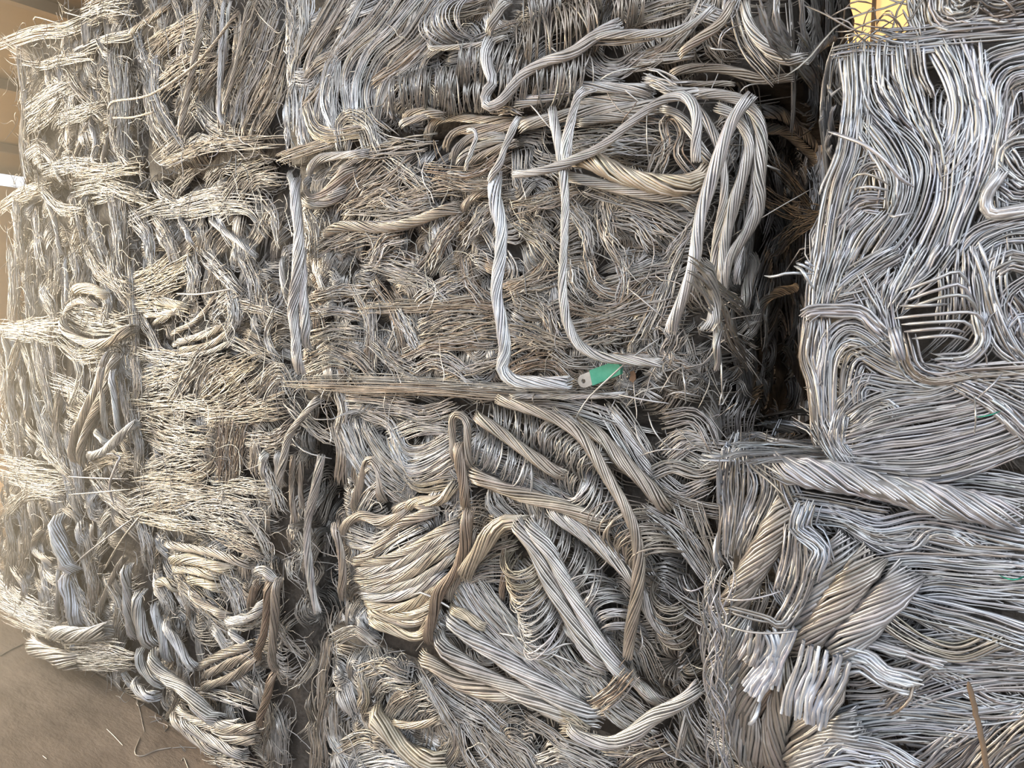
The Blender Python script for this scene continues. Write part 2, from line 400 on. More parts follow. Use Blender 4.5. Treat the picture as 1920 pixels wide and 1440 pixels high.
def make_bale(spec, seed):
    rng = np.random.default_rng(seed)
    x0, x1, y0, y1, z0, z1 = spec['box']; r = spec['r']
    TONE[0] = np.array(spec.get('tone', (1, 1, 1)))
    ROUGH[0] = spec.get('rough', 0.34)
    root = bpy.data.objects.new("wire_bale", None); COL.objects.link(root)
    root.location = ((x0 + x1) / 2, (y0 + y1) / 2, z0); root.empty_display_size = 0.2
    root["label"] = spec['label']; root["category"] = "wire bale"; root["group"] = "bales of scrap aluminium wire"
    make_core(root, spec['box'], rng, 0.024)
    faces = {'f': Face(1, y0, -1), 's': Face(0, x1, 1), 't': Face(2, z1, 1), 'l': Face(0, x0, -1), 'b': Face(2, z0, -1)}
    # compressed tangle on every face one can come to see
    W = Wires()
    for reg in spec.get('tufts', []):
        fc = faces[reg.get('face', 'f')]
        if 'px' in reg:
            q = np.array(reg['px'], float).reshape(-1, 2); P = hit_px(fc, q, 0.0); poly = fc.uv(P)
        else: poly = np.array(reg['uv'], float).reshape(-1, 2)
        kw = {k: v for k, v in reg.items() if k not in ('px', 'uv', 'face', 'keys', 'r')}
        if 'L' in kw: kw['L'] *= 1.0
        if reg.get('face', 'f') == 'f': kw['edge'] = ((x0, x1), (z0, z1))
        tufts(W, rng, fc, poly, reg.get('r', r), reg.get('keys', spec['keys']), **kw)
    gm = dict(L=0.12, wid=0.05, dens=spec.get('sd', 1.6), spread=0.8, lift=0.012)
    sdp = spec.get('sdepth', .55)
    for f, poly in (('s', [(y0, z0), (y0 + sdp, z0), (y0 + sdp, z1), (y0, z1)]), ('t', [(x0, y0), (x1, y0), (x1, y0 + .5), (x0, y0 + .5)]), ('l', [(y0, z0), (y0 + .3, z0), (y0 + .3, z1), (y0, z1)])):
        if f in spec.get('cover', 'st'):
            g2 = dict(gm); g2['ang'] = 1.5 if f in 'sl' else 0.0; g2['spread'] = 0.5
            tufts(W, rng, faces[f], poly, r * 1.3, spec.get('skeys', spec['keys']), **g2)
    # wires poking out along the edges of the front
    m = spec.get('fringe', 70)
    e = rng.uniform(0, 1, m); side = rng.integers(0, 4, m)
    ex = np.where(side < 2, x0 + (x1 - x0) * e, np.where(side == 2, x0, x1)); ez = np.where(side == 0, z0, np.where(side == 1, z1, z0 + (z1 - z0) * e))
    c = np.stack([ex, np.full(m, y0) - rng.uniform(-.02, .02, m), ez], 1)
    d = unit(rng.normal(0, 1, (m, 3)) * [1, .55, 1]); d2 = unit(d + rng.normal(0, .7, (m, 3))); q = np.linspace(-.5, .5, 8)[None, :, None]; l = rng.uniform(.04, .13, (m, 1, 1))
    d[:, 1] = -abs(d[:, 1]) * .5
    W.add(c[:, None] + d[:, None] * q * l + d2[:, None] * (q ** 2) * l * 1.2, r * .8, tint(rng, spec['keys'][0], m), 3)
    hn = spec.get('hair', 130)
    hu = rng.uniform([x0 + .02, z0 + .02], [x1 - .02, z1 - .02], (hn, 2)); ha = rng.uniform(0, 6.28, (hn, 1)); hl = rng.uniform(.05, .2, (hn, 1)); hq = np.linspace(-.5, .5, 10)[None]
    hk = rng.normal(0, 1.6, (hn, 1)); hh = ha + hk * hq + sines(rng, hn, 10, hq + .5, .35)
    hx = np.cumsum(np.cos(hh), 1) * hl / 10; hz = np.cumsum(np.sin(hh), 1) * hl / 10
    hy = rng.uniform(.02, .04, (hn, 1)) + rng.uniform(-.01, .02, (hn, 1)) * (2 * hq) ** 2
    W.add(np.stack([hu[:, :1] + hx, y0 - hy, hu[:, 1:] + hz], -1), r * .8, tint(rng, spec['keys'][0], hn), 3)
    t = W.build("wire_tangle", WIRE, root); t["kind"] = "stuff"
    ox = oy = 0.0; sc = 1.0; layer = 0
    for line in spec['guides'].strip().splitlines():
        line = line.split('#')[0].strip()
        if not line: continue
        if line[0] == '@':
            ox, oy = map(float, line[1:].split()); sc = 1 / 3; continue
        head, pts = line.split(':'); hd = head.split(); kind = hd[0]; w = float(hd[1]) * sc * (spec.get('rw', 1.0) if kind == 'R' else 1.0)
        key = None; o = {'keys': spec['keys'], 'rag': spec.get('rag', .42), 'fan': spec.get('fan', .3), 'jit': spec.get('jit', .12)}; fk = 'f'; free = False
        for tok in hd[2:]:
            k_, v_ = tok.split('=')
            if k_ == 'c': key = v_
            elif k_ == 'face': fk = v_
            else: o[k_] = float(v_)
        key = key or rng.choice(list(spec['keys']))
        pts = [tuple(map(float, p.split())) for p in pts.split(',')]
        pts = [(ox + a * sc, oy + b * sc) for a, b in pts]
        fc = faces[fk]
        if kind == 'F' and not o.get('e') and len(pts) > 1:   # ragged ends run on under their neighbours
            (ax, ay), (bx, by) = pts[0], pts[1]; q_ = min(1.0, 24 / max(1, math.dist(pts[0], pts[1])))
            (cx, cy), (dx, dy) = pts[-1], pts[-2]; p_ = min(1.0, 24 / max(1, math.dist(pts[-1], pts[-2])))
            pts = [(ax + (ax - bx) * q_, ay + (ay - by) * q_)] + pts + [(cx + (cx - dx) * p_, cy + (cy - dy) * p_)]
        plen = sum(math.dist(pts[i], pts[i + 1]) for i in range(len(pts) - 1))
        P0 = hit_px(fc, pts, 0.0); wm = w * px_scale(P0)
        base = {'F': 0.020, 'R': 0.014 + wm * 0.42, 'K': 0.004, 'L': 0.03, 'B': 0.0}[kind]
        lift = o.get('z', None); lift = base if lift is None else lift * 0.01
        layer += 1; lift += 0.00015 * layer
        if len(pts) == 1: G = hit_px(fc, pts, lift)
        else:
            k = int(np.clip(plen / 14, 7, 32)); Gp = catmull(pts, k); G = fc.hit(Gp[:, 0], Gp[:, 1], lift)
            if kind == 'R' and not o.get('e'):
                e = np.linspace(0, 1, k); e = np.minimum(e, 1 - e); G = G - fc.N * (np.clip(1 - e / .10, 0, 1) ** 2 * wm * .45)[:, None]
            if kind == 'L':
                G = G + fc.N * (rng.normal(0, .004) + 0.02 * np.sin(np.linspace(0, np.pi, k)))[:, None]
        fn, nm = KIND[kind]
        if kind == 'R' and w >= 36: o['split'] = 1
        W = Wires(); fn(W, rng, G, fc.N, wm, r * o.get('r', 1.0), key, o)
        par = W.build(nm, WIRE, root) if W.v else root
        for P_, r_, c_, s_ in W.pieces:
            W2 = Wires(); W2.add(P_, r_, c_, s_, 0.85 if kind == 'F' else 0.35); W2.build('strand' if kind == 'R' else 'cut_wire', WIRE, par)
    TONE[0] = np.ones(3); ROUGH[0] = 0.38
    return root

PI2 = math.pi / 2
BALES = []
def bale(**k): BALES.append(k)

# ---- far left column, bottom to top
bale(label="bale resting on the floor at the far left, pale cables hanging down its front", box=(-3.75, -2.45, 1.2, 2.1, 0.0, 0.84), r=.0016, keys='gtgms', rw=.84, cover='',
 tufts=[dict(px=[-30,890, 245,890, 245,1290, 100,1240, -30,1160], ang=1.2, spread=.8, L=.14, wid=.06, dens=1.9),
        dict(px=[30,1140, 240,1230, 240,1310, 30,1200], ang=.1, spread=.4, L=.2, wid=.06, dens=1.9)],
 guides="""
@ 0 480
F 120 : 400 1050, 440 1200, 460 1330
F 90 : 330 1080, 370 1200, 400 1330
F 130 : 560 1270, 620 1340, 730 1420
F 80 : 100 1260, 250 1300, 380 1280
F 90 : 60 1420, 180 1330, 300 1350
@ 0 960
F 120 c=t : 60 60, 80 200, 60 400
F 110 : 150 20, 160 160, 130 300
R 105 c=s : 300 20, 340 180, 390 350
R 110 c=s : 350 350, 400 480, 440 660
F 160 c=s : 430 420, 490 550, 560 640
F 120 c=t : 500 290, 530 420, 520 520
R 50 c=t : 230 90, 190 200, 290 290
R 36 c=g : 320 320, 330 450, 310 590
R 40 c=t : 690 260, 620 400, 560 550, 540 640
L 12 c=t : 820 0, 700 190, 600 320
L 10 c=s : 740 40, 600 160, 420 290
F 100 : 20 380, 100 470, 210 520
F 120 : 30 500, 150 560, 260 600
F 90 : 60 590, 180 640, 300 680
R 90 c=g z=7 : 250 700, 330 680, 450 690, 580 670
R 100 c=t z=8 : 140 740, 280 800, 420 860
F 90 c=g z=6 : 420 850, 560 850, 700 840
F 100 c=s z=5 : 420 780, 600 770, 710 800
F 70 c=g : 640 700, 690 620, 740 560
R 40 c=s : 400 740, 410 800, 400 870
F 90 c=t : 90 330, 150 420, 130 500
F 90 c=m : 620 420, 680 520, 660 640
""")
bale(label="far left bale in the third layer down, tan cable bunch sweeping down it", box=(-3.7, -2.44, 1.2, 2.1, 0.84, 1.44), r=.0016, keys='gtgtm', rw=.84, cover='',
 tufts=[dict(px=[-30,615, 248,618, 248,900, -30,900], ang=1.3, spread=.7, L=.14, wid=.06, dens=1.9)],
 guides="""
@ 0 480
F 100 c=o : 200 460, 220 600, 270 780
F 110 c=t : 230 520, 260 680, 290 860
F 70 c=o : 140 520, 180 640, 200 760
F 60 : 290 470, 310 620, 320 740
F 110 c=t : 110 520, 60 680, 70 850, 100 960
F 90 c=g : 100 950, 110 1070, 120 1170
R 40 c=t : 10 430, 50 560, 60 800, 80 970
R 45 c=t : 120 680, 150 800, 150 930
F 90 c=g : 200 800, 240 950, 280 1080
F 100 c=t : 340 800, 320 950, 340 1100
F 90 c=g : 430 560, 460 680, 420 800
R 70 c=t z=6 : 600 540, 560 720, 480 880, 420 1020, 400 1160
R 62 c=t z=6 : 640 560, 590 760, 510 920, 460 1060, 450 1180
R 60 c=m z=5 : 560 700, 500 850, 440 960, 410 1040
R 42 c=t z=7 : 570 600, 580 850, 600 1010
R 42 c=s z=7 : 620 640, 650 850, 665 1010
F 70 c=s : 650 560, 680 700, 700 840
F 90 c=m : 690 700, 720 850, 740 1000
F 60 c=s : 330 690, 430 730, 520 800
F 60 c=g : 330 750, 430 780, 500 830
R 55 c=s z=8 : 750 940, 650 1040, 580 1100, 480 1130
L 14 c=s : 480 1130, 700 1110, 690 1180, 640 1290, 650 1400
R 44 c=g z=7 : 530 980, 600 1060
L 9 c=s : 370 1240, 550 1243, 720 1255
L 8 c=g : 400 1340, 550 1325, 740 1310
F 80 c=g : 600 1120, 680 1150, 750 1160
F 70 c=t : 540 1170, 640 1140, 750 1130
F 80 c=g : 240 1060, 300 1130, 380 1220
F 60 : 310 1090, 350 1170, 390 1240
F 100 c=t : 30 1180, 160 1200, 300 1220
F 80 c=t : 370 510, 430 560, 530 560, 610 540
""")
bale(label="glare-lit wire bale at the far left with looping tan cables, second layer from the top", box=(-3.45, -2.43, 1.2, 2.1, 1.44, 1.99), r=.0016, keys='tgtgm', rw=.84, cover='',
 tufts=[dict(px=[18,355, 240,350, 245,615, 10,612], ang=1.4, spread=.6, L=.14, wid=.06, dens=1.9)],
 guides="""
@ 0 0
F 80 : 60 1130, 130 1090, 230 1060
R 34 c=t : 240 1010, 260 1120, 310 1250, 340 1440
F 100 : 470 1060, 600 1040, 720 1080
F 60 : 430 1170, 460 1300, 490 1440
F 90 : 260 1090, 350 1180, 420 1180
F 120 : 520 1220, 560 1330, 590 1440
F 110 : 100 1180, 110 1300, 120 1440
F 100 : 210 1230, 220 1340, 230 1440
F 90 : 640 1160, 660 1300, 670 1440
@ 0 480
F 120 : 80 0, 90 150, 80 330
F 110 : 180 0, 170 150, 180 300
F 60 : 320 0, 330 100, 320 180
R 28 c=s : 360 0, 375 120, 370 290
F 90 : 420 20, 440 100, 420 180
F 110 : 520 0, 560 80, 640 140, 700 170
R 75 c=o : 400 210, 450 180, 530 190, 610 230
R 50 c=t : 360 350, 400 280, 470 250, 550 280
F 100 : 600 190, 620 270, 600 340
F 110 : 640 30, 650 120, 700 200
R 62 c=t z=5 : 340 340, 380 430, 500 490, 620 480, 730 410
F 90 c=g : 400 340, 480 390, 600 400, 710 380
F 70 c=t : 450 310, 560 330, 690 360
F 80 c=t : 280 290, 310 350, 300 420
F 90 c=t : 120 400, 220 390, 330 380
F 90 c=t : 60 420, 180 430, 300 450
""")
bale(label="topmost bale at the far left under the roof, ragged with thin tan wires", box=(-3.2, -2.28, 1.17, 2.1, 1.99, 2.56), r=.0016, keys='tgtgm', rw=.84, cover='', fringe=150, hair=180,
 tufts=[dict(px=[42,115, 175,60, 280,-10, 285,330, 42,345], ang=1.2, spread=1.0, L=.12, wid=.055, dens=1.9)],
 guides="""
@ 0 0
F 110 : 520 60, 600 30, 720 20
F 70 : 30 250, 200 190, 400 160, 510 110
F 60 : 40 240, 90 280, 180 330, 200 380
F 80 : 120 320, 145 600, 130 800, 150 950
F 130 : 650 330, 665 500, 650 720
F 120 : 700 400, 705 650, 695 850
F 70 : 330 380, 350 450, 370 520
F 100 : 180 620, 290 540, 390 480
F 90 : 200 700, 300 620, 340 560
R 30 c=t : 500 680, 460 780, 410 920
R 44 c=g : 500 670, 540 800, 520 930
R 34 c=t : 610 740, 590 850, 570 930
F 80 : 180 850, 220 820, 300 890, 330 960
F 50 c=g : 470 280, 600 220, 740 200, 830 110
F 60 : 120 350, 250 370, 330 340, 480 320
F 60 c=g : 560 230, 590 300, 650 330
F 90 : 400 440, 470 540, 540 620
F 90 : 380 660, 460 640, 560 600
F 90 : 700 880, 640 780, 660 680
F 80 : 300 950, 420 930, 540 940
F 80 : 480 980, 620 960, 760 940
L 8 c=t : 520 110, 380 70, 370 10
L 8 c=t : 330 130, 210 100, 190 140
""")
# ---- second column from the left
bale(label="bale of the second column standing on the floor, thick gold and grey cables bulging out", box=(-2.43, -1.56, 1.2, 2.1, 0.0, 0.79), r=.0017, keys='gtgms', rw=.84, cover='s', sdepth=.3, sd=1.6,
 tufts=[dict(px=[250,1000, 535,1000, 540,1440, 400,1440, 245,1300], ang=1.2, spread=.9, L=.14, wid=.06, dens=2.0)],
 guides="""
@ 0 960
F 120 : 800 60, 830 160, 840 260
R 62 c=t : 920 180, 1050 200, 1200 230, 1400 300
R 72 c=o : 940 280, 1050 265, 1200 300, 1300 340
R 60 c=o : 960 320, 1100 330, 1230 370
R 60 c=o : 870 410, 930 390, 1000 440
R 62 c=o : 1040 380, 1150 400, 1250 440
F 110 c=o : 1040 410, 1180 540, 1260 600
R 60 c=t : 1050 440, 1150 520, 1290 600
R 66 c=s z=5 : 1260 620, 1400 590, 1490 510
F 80 c=g : 1290 620, 1400 630, 1490 570
R 70 c=g z=5 : 1420 340, 1500 335, 1550 400
R 58 c=b z=6 : 1510 380, 1500 560, 1480 700, 1430 830
R 62 c=m z=7 : 1555 380, 1545 600, 1530 800, 1535 900
R 60 c=b : 1450 390, 1420 480, 1400 560
F 130 c=g : 1290 380, 1340 480, 1360 560
R 70 c=g z=4 : 700 300, 720 500, 740 720
R 90 c=g z=4 : 760 450, 790 620, 840 770
R 66 c=s z=4 : 850 520, 900 650, 940 850
R 66 c=s z=5 : 910 630, 1000 740, 1080 890
R 52 c=s : 1280 660, 1400 770
R 70 c=g z=6 : 770 770, 800 870, 900 980
R 90 c=g z=8 : 830 800, 920 920, 1050 1010, 1210 1190
R 60 c=m z=3 : 1100 880, 1250 800, 1400 750
R 60 c=m z=3 : 1120 990, 1300 930, 1450 830
R 60 c=m z=3 : 1130 930, 1280 860, 1420 800
R 70 c=s z=8 : 740 960, 790 1010, 860 1050
R 62 c=t z=9 : 950 1150, 1080 1260, 1220 1360
R 62 c=t z=7 : 980 1120, 1150 1200, 1300 1220, 1440 1220
R 62 c=g z=9 : 1000 1180, 1200 1290, 1360 1380
R 62 c=t z=7 : 1150 1180, 1300 1270, 1430 1290
R 62 c=g z=7 : 1050 1060, 1200 1180, 1330 1200
R 54 c=b z=7 : 1530 900, 1500 1050, 1440 1210
F 90 c=g : 1240 860, 1330 900, 1420 960
F 80 c=s : 1080 1010, 1200 1020, 1380 1080
F 90 c=g : 1200 1380, 1320 1400, 1420 1430
F 70 c=s : 1000 760, 1020 860, 1000 960
R 46 c=s : 1060 870, 1040 960, 1060 1040
F 80 c=m : 1570 650, 1620 720, 1680 780
F 80 c=m : 1480 1000, 1520 1150, 1480 1300
""")
bale(label="tawny second-column bale with arched wires and a brown streaked patch", box=(-2.43, -1.57, 1.19, 2.1, 0.79, 1.355), r=.0016, keys='gtgtm', rw=.84, cover='s', sdepth=.3, sd=1.6,
 tufts=[dict(px=[250,680, 545,678, 540,1005, 250,1000], ang=.35, spread=.8, L=.11, wid=.055, dens=1.9)],
 guides="""
@ 0 480
F 110 c=t : 770 620, 785 720, 780 800
F 130 c=g : 990 800, 1070 670, 1130 595
F 120 c=g : 1130 790, 1170 640, 1250 590
F 120 c=t : 1160 760, 1260 650, 1370 600
F 140 c=o : 1190 790, 1330 690, 1430 610
F 110 c=t : 1200 880, 1400 770, 1530 660
F 110 c=g : 1470 800, 1530 690, 1590 640, 1630 720
F 100 c=t : 860 680, 950 660, 1040 640
F 80 c=g : 870 730, 950 700, 1000 740
F 120 c=g : 790 830, 1000 830, 1250 850
F 130 c=t : 1220 910, 1400 880, 1570 850
F 100 c=g : 760 900, 790 1080, 780 1200
F 130 c=g : 850 940, 1000 980, 1160 1000
F 120 c=g : 870 1030, 1000 1080, 1130 1090
F 140 c=b : 1290 950, 1280 1080, 1270 1240
F 100 c=b : 1370 990, 1345 1120, 1330 1210
F 80 c=m : 1440 1040, 1435 1120, 1430 1180
F 90 c=t : 1040 1250, 1180 1190, 1250 1080
F 100 c=g : 860 1190, 960 1160, 1080 1140
F 90 c=g : 1420 1030, 1550 1030, 1610 980
R 66 c=g : 1490 1100, 1480 1180, 1500 1260
R 62 c=g : 1560 1100, 1575 1300
F 120 c=g : 1500 1190, 1540 1300, 1570 1400
F 90 c=g : 780 1340, 900 1300, 1060 1320, 1250 1350
F 100 c=s : 1000 1420, 1200 1380, 1500 1430
F 90 c=t : 800 1270, 950 1260, 1100 1270
F 110 c=g : 1240 1290, 1370 1290, 1500 1310
F 110 c=t : 780 1420, 900 1390, 1000 1380
R 50 c=g z=6 : 1790 800, 1680 930, 1620 1020, 1600 1130, 1560 1300
F 90 c=g z=3 : 1650 850, 1780 980, 1870 1030
L 10 c=s : 1640 1010, 1750 1090, 1870 1140
R 56 c=s z=7 e=1 p=14 : 1810 1120, 1770 1320, 1735 1480, 1730 1640, 1750 1840, 1790 2010
R 44 c=m z=3 e=1 : 1650 1120, 1640 1320, 1660 1500
R 40 c=m z=2 e=1 : 1700 1150, 1690 1300, 1700 1420
L 7 c=s : 1740 850, 1800 910, 1910 915
@ 0 960
F 100 c=t : 830 30, 960 60, 1060 80
F 130 c=g : 1100 30, 1230 60, 1370 100
F 110 c=g : 1400 40, 1470 130, 1500 200
F 110 c=t : 1250 120, 1350 160, 1450 210
""")
bale(label="bale left of the tied square bale, with a fan of golden cables", box=(-2.42, -1.57, 1.215, 2.1, 1.355, 1.93), r=.0016, keys='gtgts', rw=.84, cover='',
 tufts=[dict(px=[245,335, 545,320, 548,675, 248,678], ang=.9, spread=1.0, L=.11, wid=.05, dens=1.9)],
 guides="""
@ 0 0
F 90 c=s : 750 1240, 900 1180, 1050 1160, 1250 1120, 1510 1140
F 70 c=s : 1000 1160, 1100 1120, 1250 1080
F 70 c=g : 1100 1200, 1250 1170, 1400 1180, 1480 1280
R 44 c=s : 1170 1230, 1260 1300, 1370 1380, 1430 1440
R 40 c=s : 1000 1220, 1050 1300, 1070 1380
F 90 c=s : 880 1010, 900 1060, 960 1110
F 110 c=g : 1010 1050, 1060 980, 1140 920
F 100 c=g : 1200 1000, 1260 930, 1400 920
F 110 c=g : 1290 1080, 1370 980, 1500 940
F 90 c=g : 1380 1090, 1450 1010, 1560 1010
F 120 c=t : 690 1130, 700 1280, 690 1440
F 110 c=s : 770 1250, 840 1330, 850 1440
F 110 c=t : 900 1280, 960 1360, 980 1440
F 60 c=s : 1480 1120, 1540 1200, 1560 1330
F 90 c=g : 580 1100, 700 1080, 830 1120
@ 0 480
F 120 c=o : 780 190, 900 150, 1060 70
F 90 c=o : 790 120, 870 90, 950 20
F 80 c=o : 780 270, 900 270, 1030 300
R 50 c=o : 860 250, 960 270, 1060 280
R 44 c=t : 800 330, 900 330, 1010 310
R 38 c=t : 850 385, 960 330, 1050 250
R 38 c=t : 950 440, 1080 380, 1160 300, 1220 210
R 42 c=t : 990 480, 1150 450, 1300 370
R 44 c=t : 1000 530, 1180 500, 1330 390
R 40 c=g : 960 500, 1060 470, 1180 420
R 40 c=g : 1010 560, 1180 540, 1330 470
L 13 c=s : 980 210, 1150 215, 1330 180
F 120 c=s : 1310 240, 1330 350, 1290 430
F 110 c=g : 1220 300, 1260 260, 1320 230
F 70 c=g : 1280 250, 1450 290, 1560 330
R 44 c=g : 1585 0, 1590 120, 1605 230
F 60 c=s : 1540 340, 1500 450, 1560 590
F 80 c=t : 730 40, 750 300, 770 500, 750 600
F 70 c=g : 820 390, 870 470, 900 550
F 120 c=g : 1080 40, 1100 130, 1090 200
F 110 c=s : 1180 20, 1260 100, 1330 180
F 100 c=g : 1380 30, 1430 130, 1440 220
F 90 c=g : 1350 490, 1450 540, 1560 590
F 90 c=g : 780 540, 950 570, 1100 570
""")
bale(label="topmost bale of the second column, long straight cables and a peaked bend down its front", box=(-2.27, -1.56, 1.16, 2.1, 1.93, 2.56), r=.0016, keys='gtgtm', rw=.84, cover='',
 tufts=[dict(px=[280,-10, 540,-10, 540,280, 285,325], ang=1.2, spread=.8, L=.13, wid=.06, dens=1.9)],
 guides="""
@ 0 0
F 110 c=t : 870 330, 940 240, 1010 180, 1130 130
F 90 c=t : 860 250, 940 190, 1060 150
F 70 c=g : 980 0, 1030 150, 1050 290
F 130 c=t : 940 480, 1050 380, 1180 340
F 110 c=s : 880 350, 880 540, 940 690, 1010 790
F 100 c=t : 840 500, 870 680, 950 810
F 100 c=g : 1020 600, 1060 500, 1120 420
F 120 c=m : 1130 520, 1190 430, 1250 360
F 150 c=t : 1490 40, 1390 300, 1300 520, 1270 710
F 150 c=s : 1560 100, 1450 380, 1380 560, 1350 710
F 140 c=t : 1600 250, 1530 450, 1440 620, 1400 720
F 90 c=m : 1610 420, 1570 560, 1480 700
F 90 c=g : 900 860, 1000 780, 1080 650, 1110 590, 1150 640, 1220 720, 1360 740
F 70 c=s : 1110 560, 1140 650, 1240 735, 1400 750
F 80 c=t : 930 910, 1080 850, 1200 800, 1400 770
F 60 c=g : 1020 880, 1150 830, 1300 810, 1600 800
F 60 c=s : 1090 790, 1130 770, 1190 800
R 42 c=t z=5 : 1150 0, 1110 250, 1060 500, 1005 770
R 28 c=t z=5 : 1135 180, 1090 370, 1030 640
R 30 c=s z=5 : 1255 0, 1240 300, 1230 600, 1245 700
R 26 c=g z=4 : 1290 0, 1270 250, 1240 500
R 28 c=t z=5 : 1400 0, 1340 300, 1290 500, 1250 640
R 18 c=t z=8 : 1340 60, 1200 250, 1080 380, 850 530, 640 570, 600 610
R 14 c=t z=6 : 630 660, 740 660, 860 630
R 40 c=t : 720 190, 830 120, 960 20
F 60 c=t : 1210 100, 1200 250, 1150 350
F 60 c=s : 780 230, 800 300, 830 360
L 6 c=t : 1430 0, 1520 120, 1600 210
L 6 c=s : 850 860, 960 940, 1060 900
""")
# ---- middle stack
bale(label="lowest middle-stack bale, short curled wires and a tan cable at the frame's bottom edge", box=(-1.42, -0.42, 1.15, 2.4, 0.0, 0.66), r=.0019, keys='gtgsm', sdepth=.9, cover='s', sd=1.4, hair=40, fringe=40, rag=.2, jit=.08,
 tufts=[dict(px=[590,1200, 800,1230, 1240,1400, 1340,1450, 1340,1560, 590,1560], ang=.6, spread=1.1, L=.08, wid=.05, dens=3.2, curv=2.2),
        dict(px=[650,1400, 780,1385, 900,1450, 650,1470], ang=1.3, spread=.3, L=.07, wid=.06, dens=3, keys='ws')],
 guides="""
@ 480 960
F 90 c=g : 440 1120, 450 1220, 480 1330, 560 1370
F 110 c=t : 500 1320, 600 1270, 700 1290
F 100 c=s : 420 1170, 430 1260, 480 1340
R 110 c=o z=4 : 640 1130, 740 1230, 830 1330, 950 1400, 1060 1420
R 40 c=o z=5 : 760 1190, 900 1200, 1020 1170
F 110 c=t : 750 1150, 800 1060, 880 1020
F 110 c=g : 830 1180, 900 1080, 960 1060
F 90 c=t : 1060 1420, 1130 1330, 1120 1220, 1050 1120
F 70 c=s z=4 : 940 920, 1000 1020, 1080 1160
F 130 c=s : 1050 960, 1150 1040, 1300 1130, 1360 1190
F 110 c=g : 1000 1020, 1120 1110, 1250 1180
F 110 c=g : 1200 1200, 1280 1320, 1380 1440
F 110 c=t : 1330 1250, 1420 1340, 1500 1440
F 120 c=g : 1450 1300, 1520 1340, 1580 1440
F 90 c=o : 600 960, 620 1040, 600 1080
F 90 c=t : 640 890, 720 860, 800 900
F 80 c=g : 700 1000, 740 960, 820 970
F 90 c=t : 1150 1250, 1180 1350, 1220 1420
F 80 c=t : 400 760, 380 900, 370 1060
F 90 c=m : 330 1250, 340 1340, 330 1440
F 90 c=t : 400 1060, 370 1200, 380 1400
F 80 c=w : 540 1440, 580 1360, 680 1340
F 100 c=w : 620 1430, 740 1400, 840 1420
F 100 c=g : 1560 1180, 1640 1230, 1740 1320
F 100 c=g : 1620 1390, 1720 1360, 1800 1400
@ 960 960
F 120 c=s : 300 1320, 420 1370, 520 1430
F 110 c=g : 560 1330, 700 1340, 840 1320
F 110 c=d : 640 1430, 760 1360, 860 1340
F 120 c=d : 900 1250, 960 1340, 1050 1420
F 110 c=g : 980 1150, 1010 1250, 1050 1330
K 120 c=m : 760 1440, 860 1390, 960 1380
L 9 c=s : 780 1210, 920 1330, 1050 1400
""")
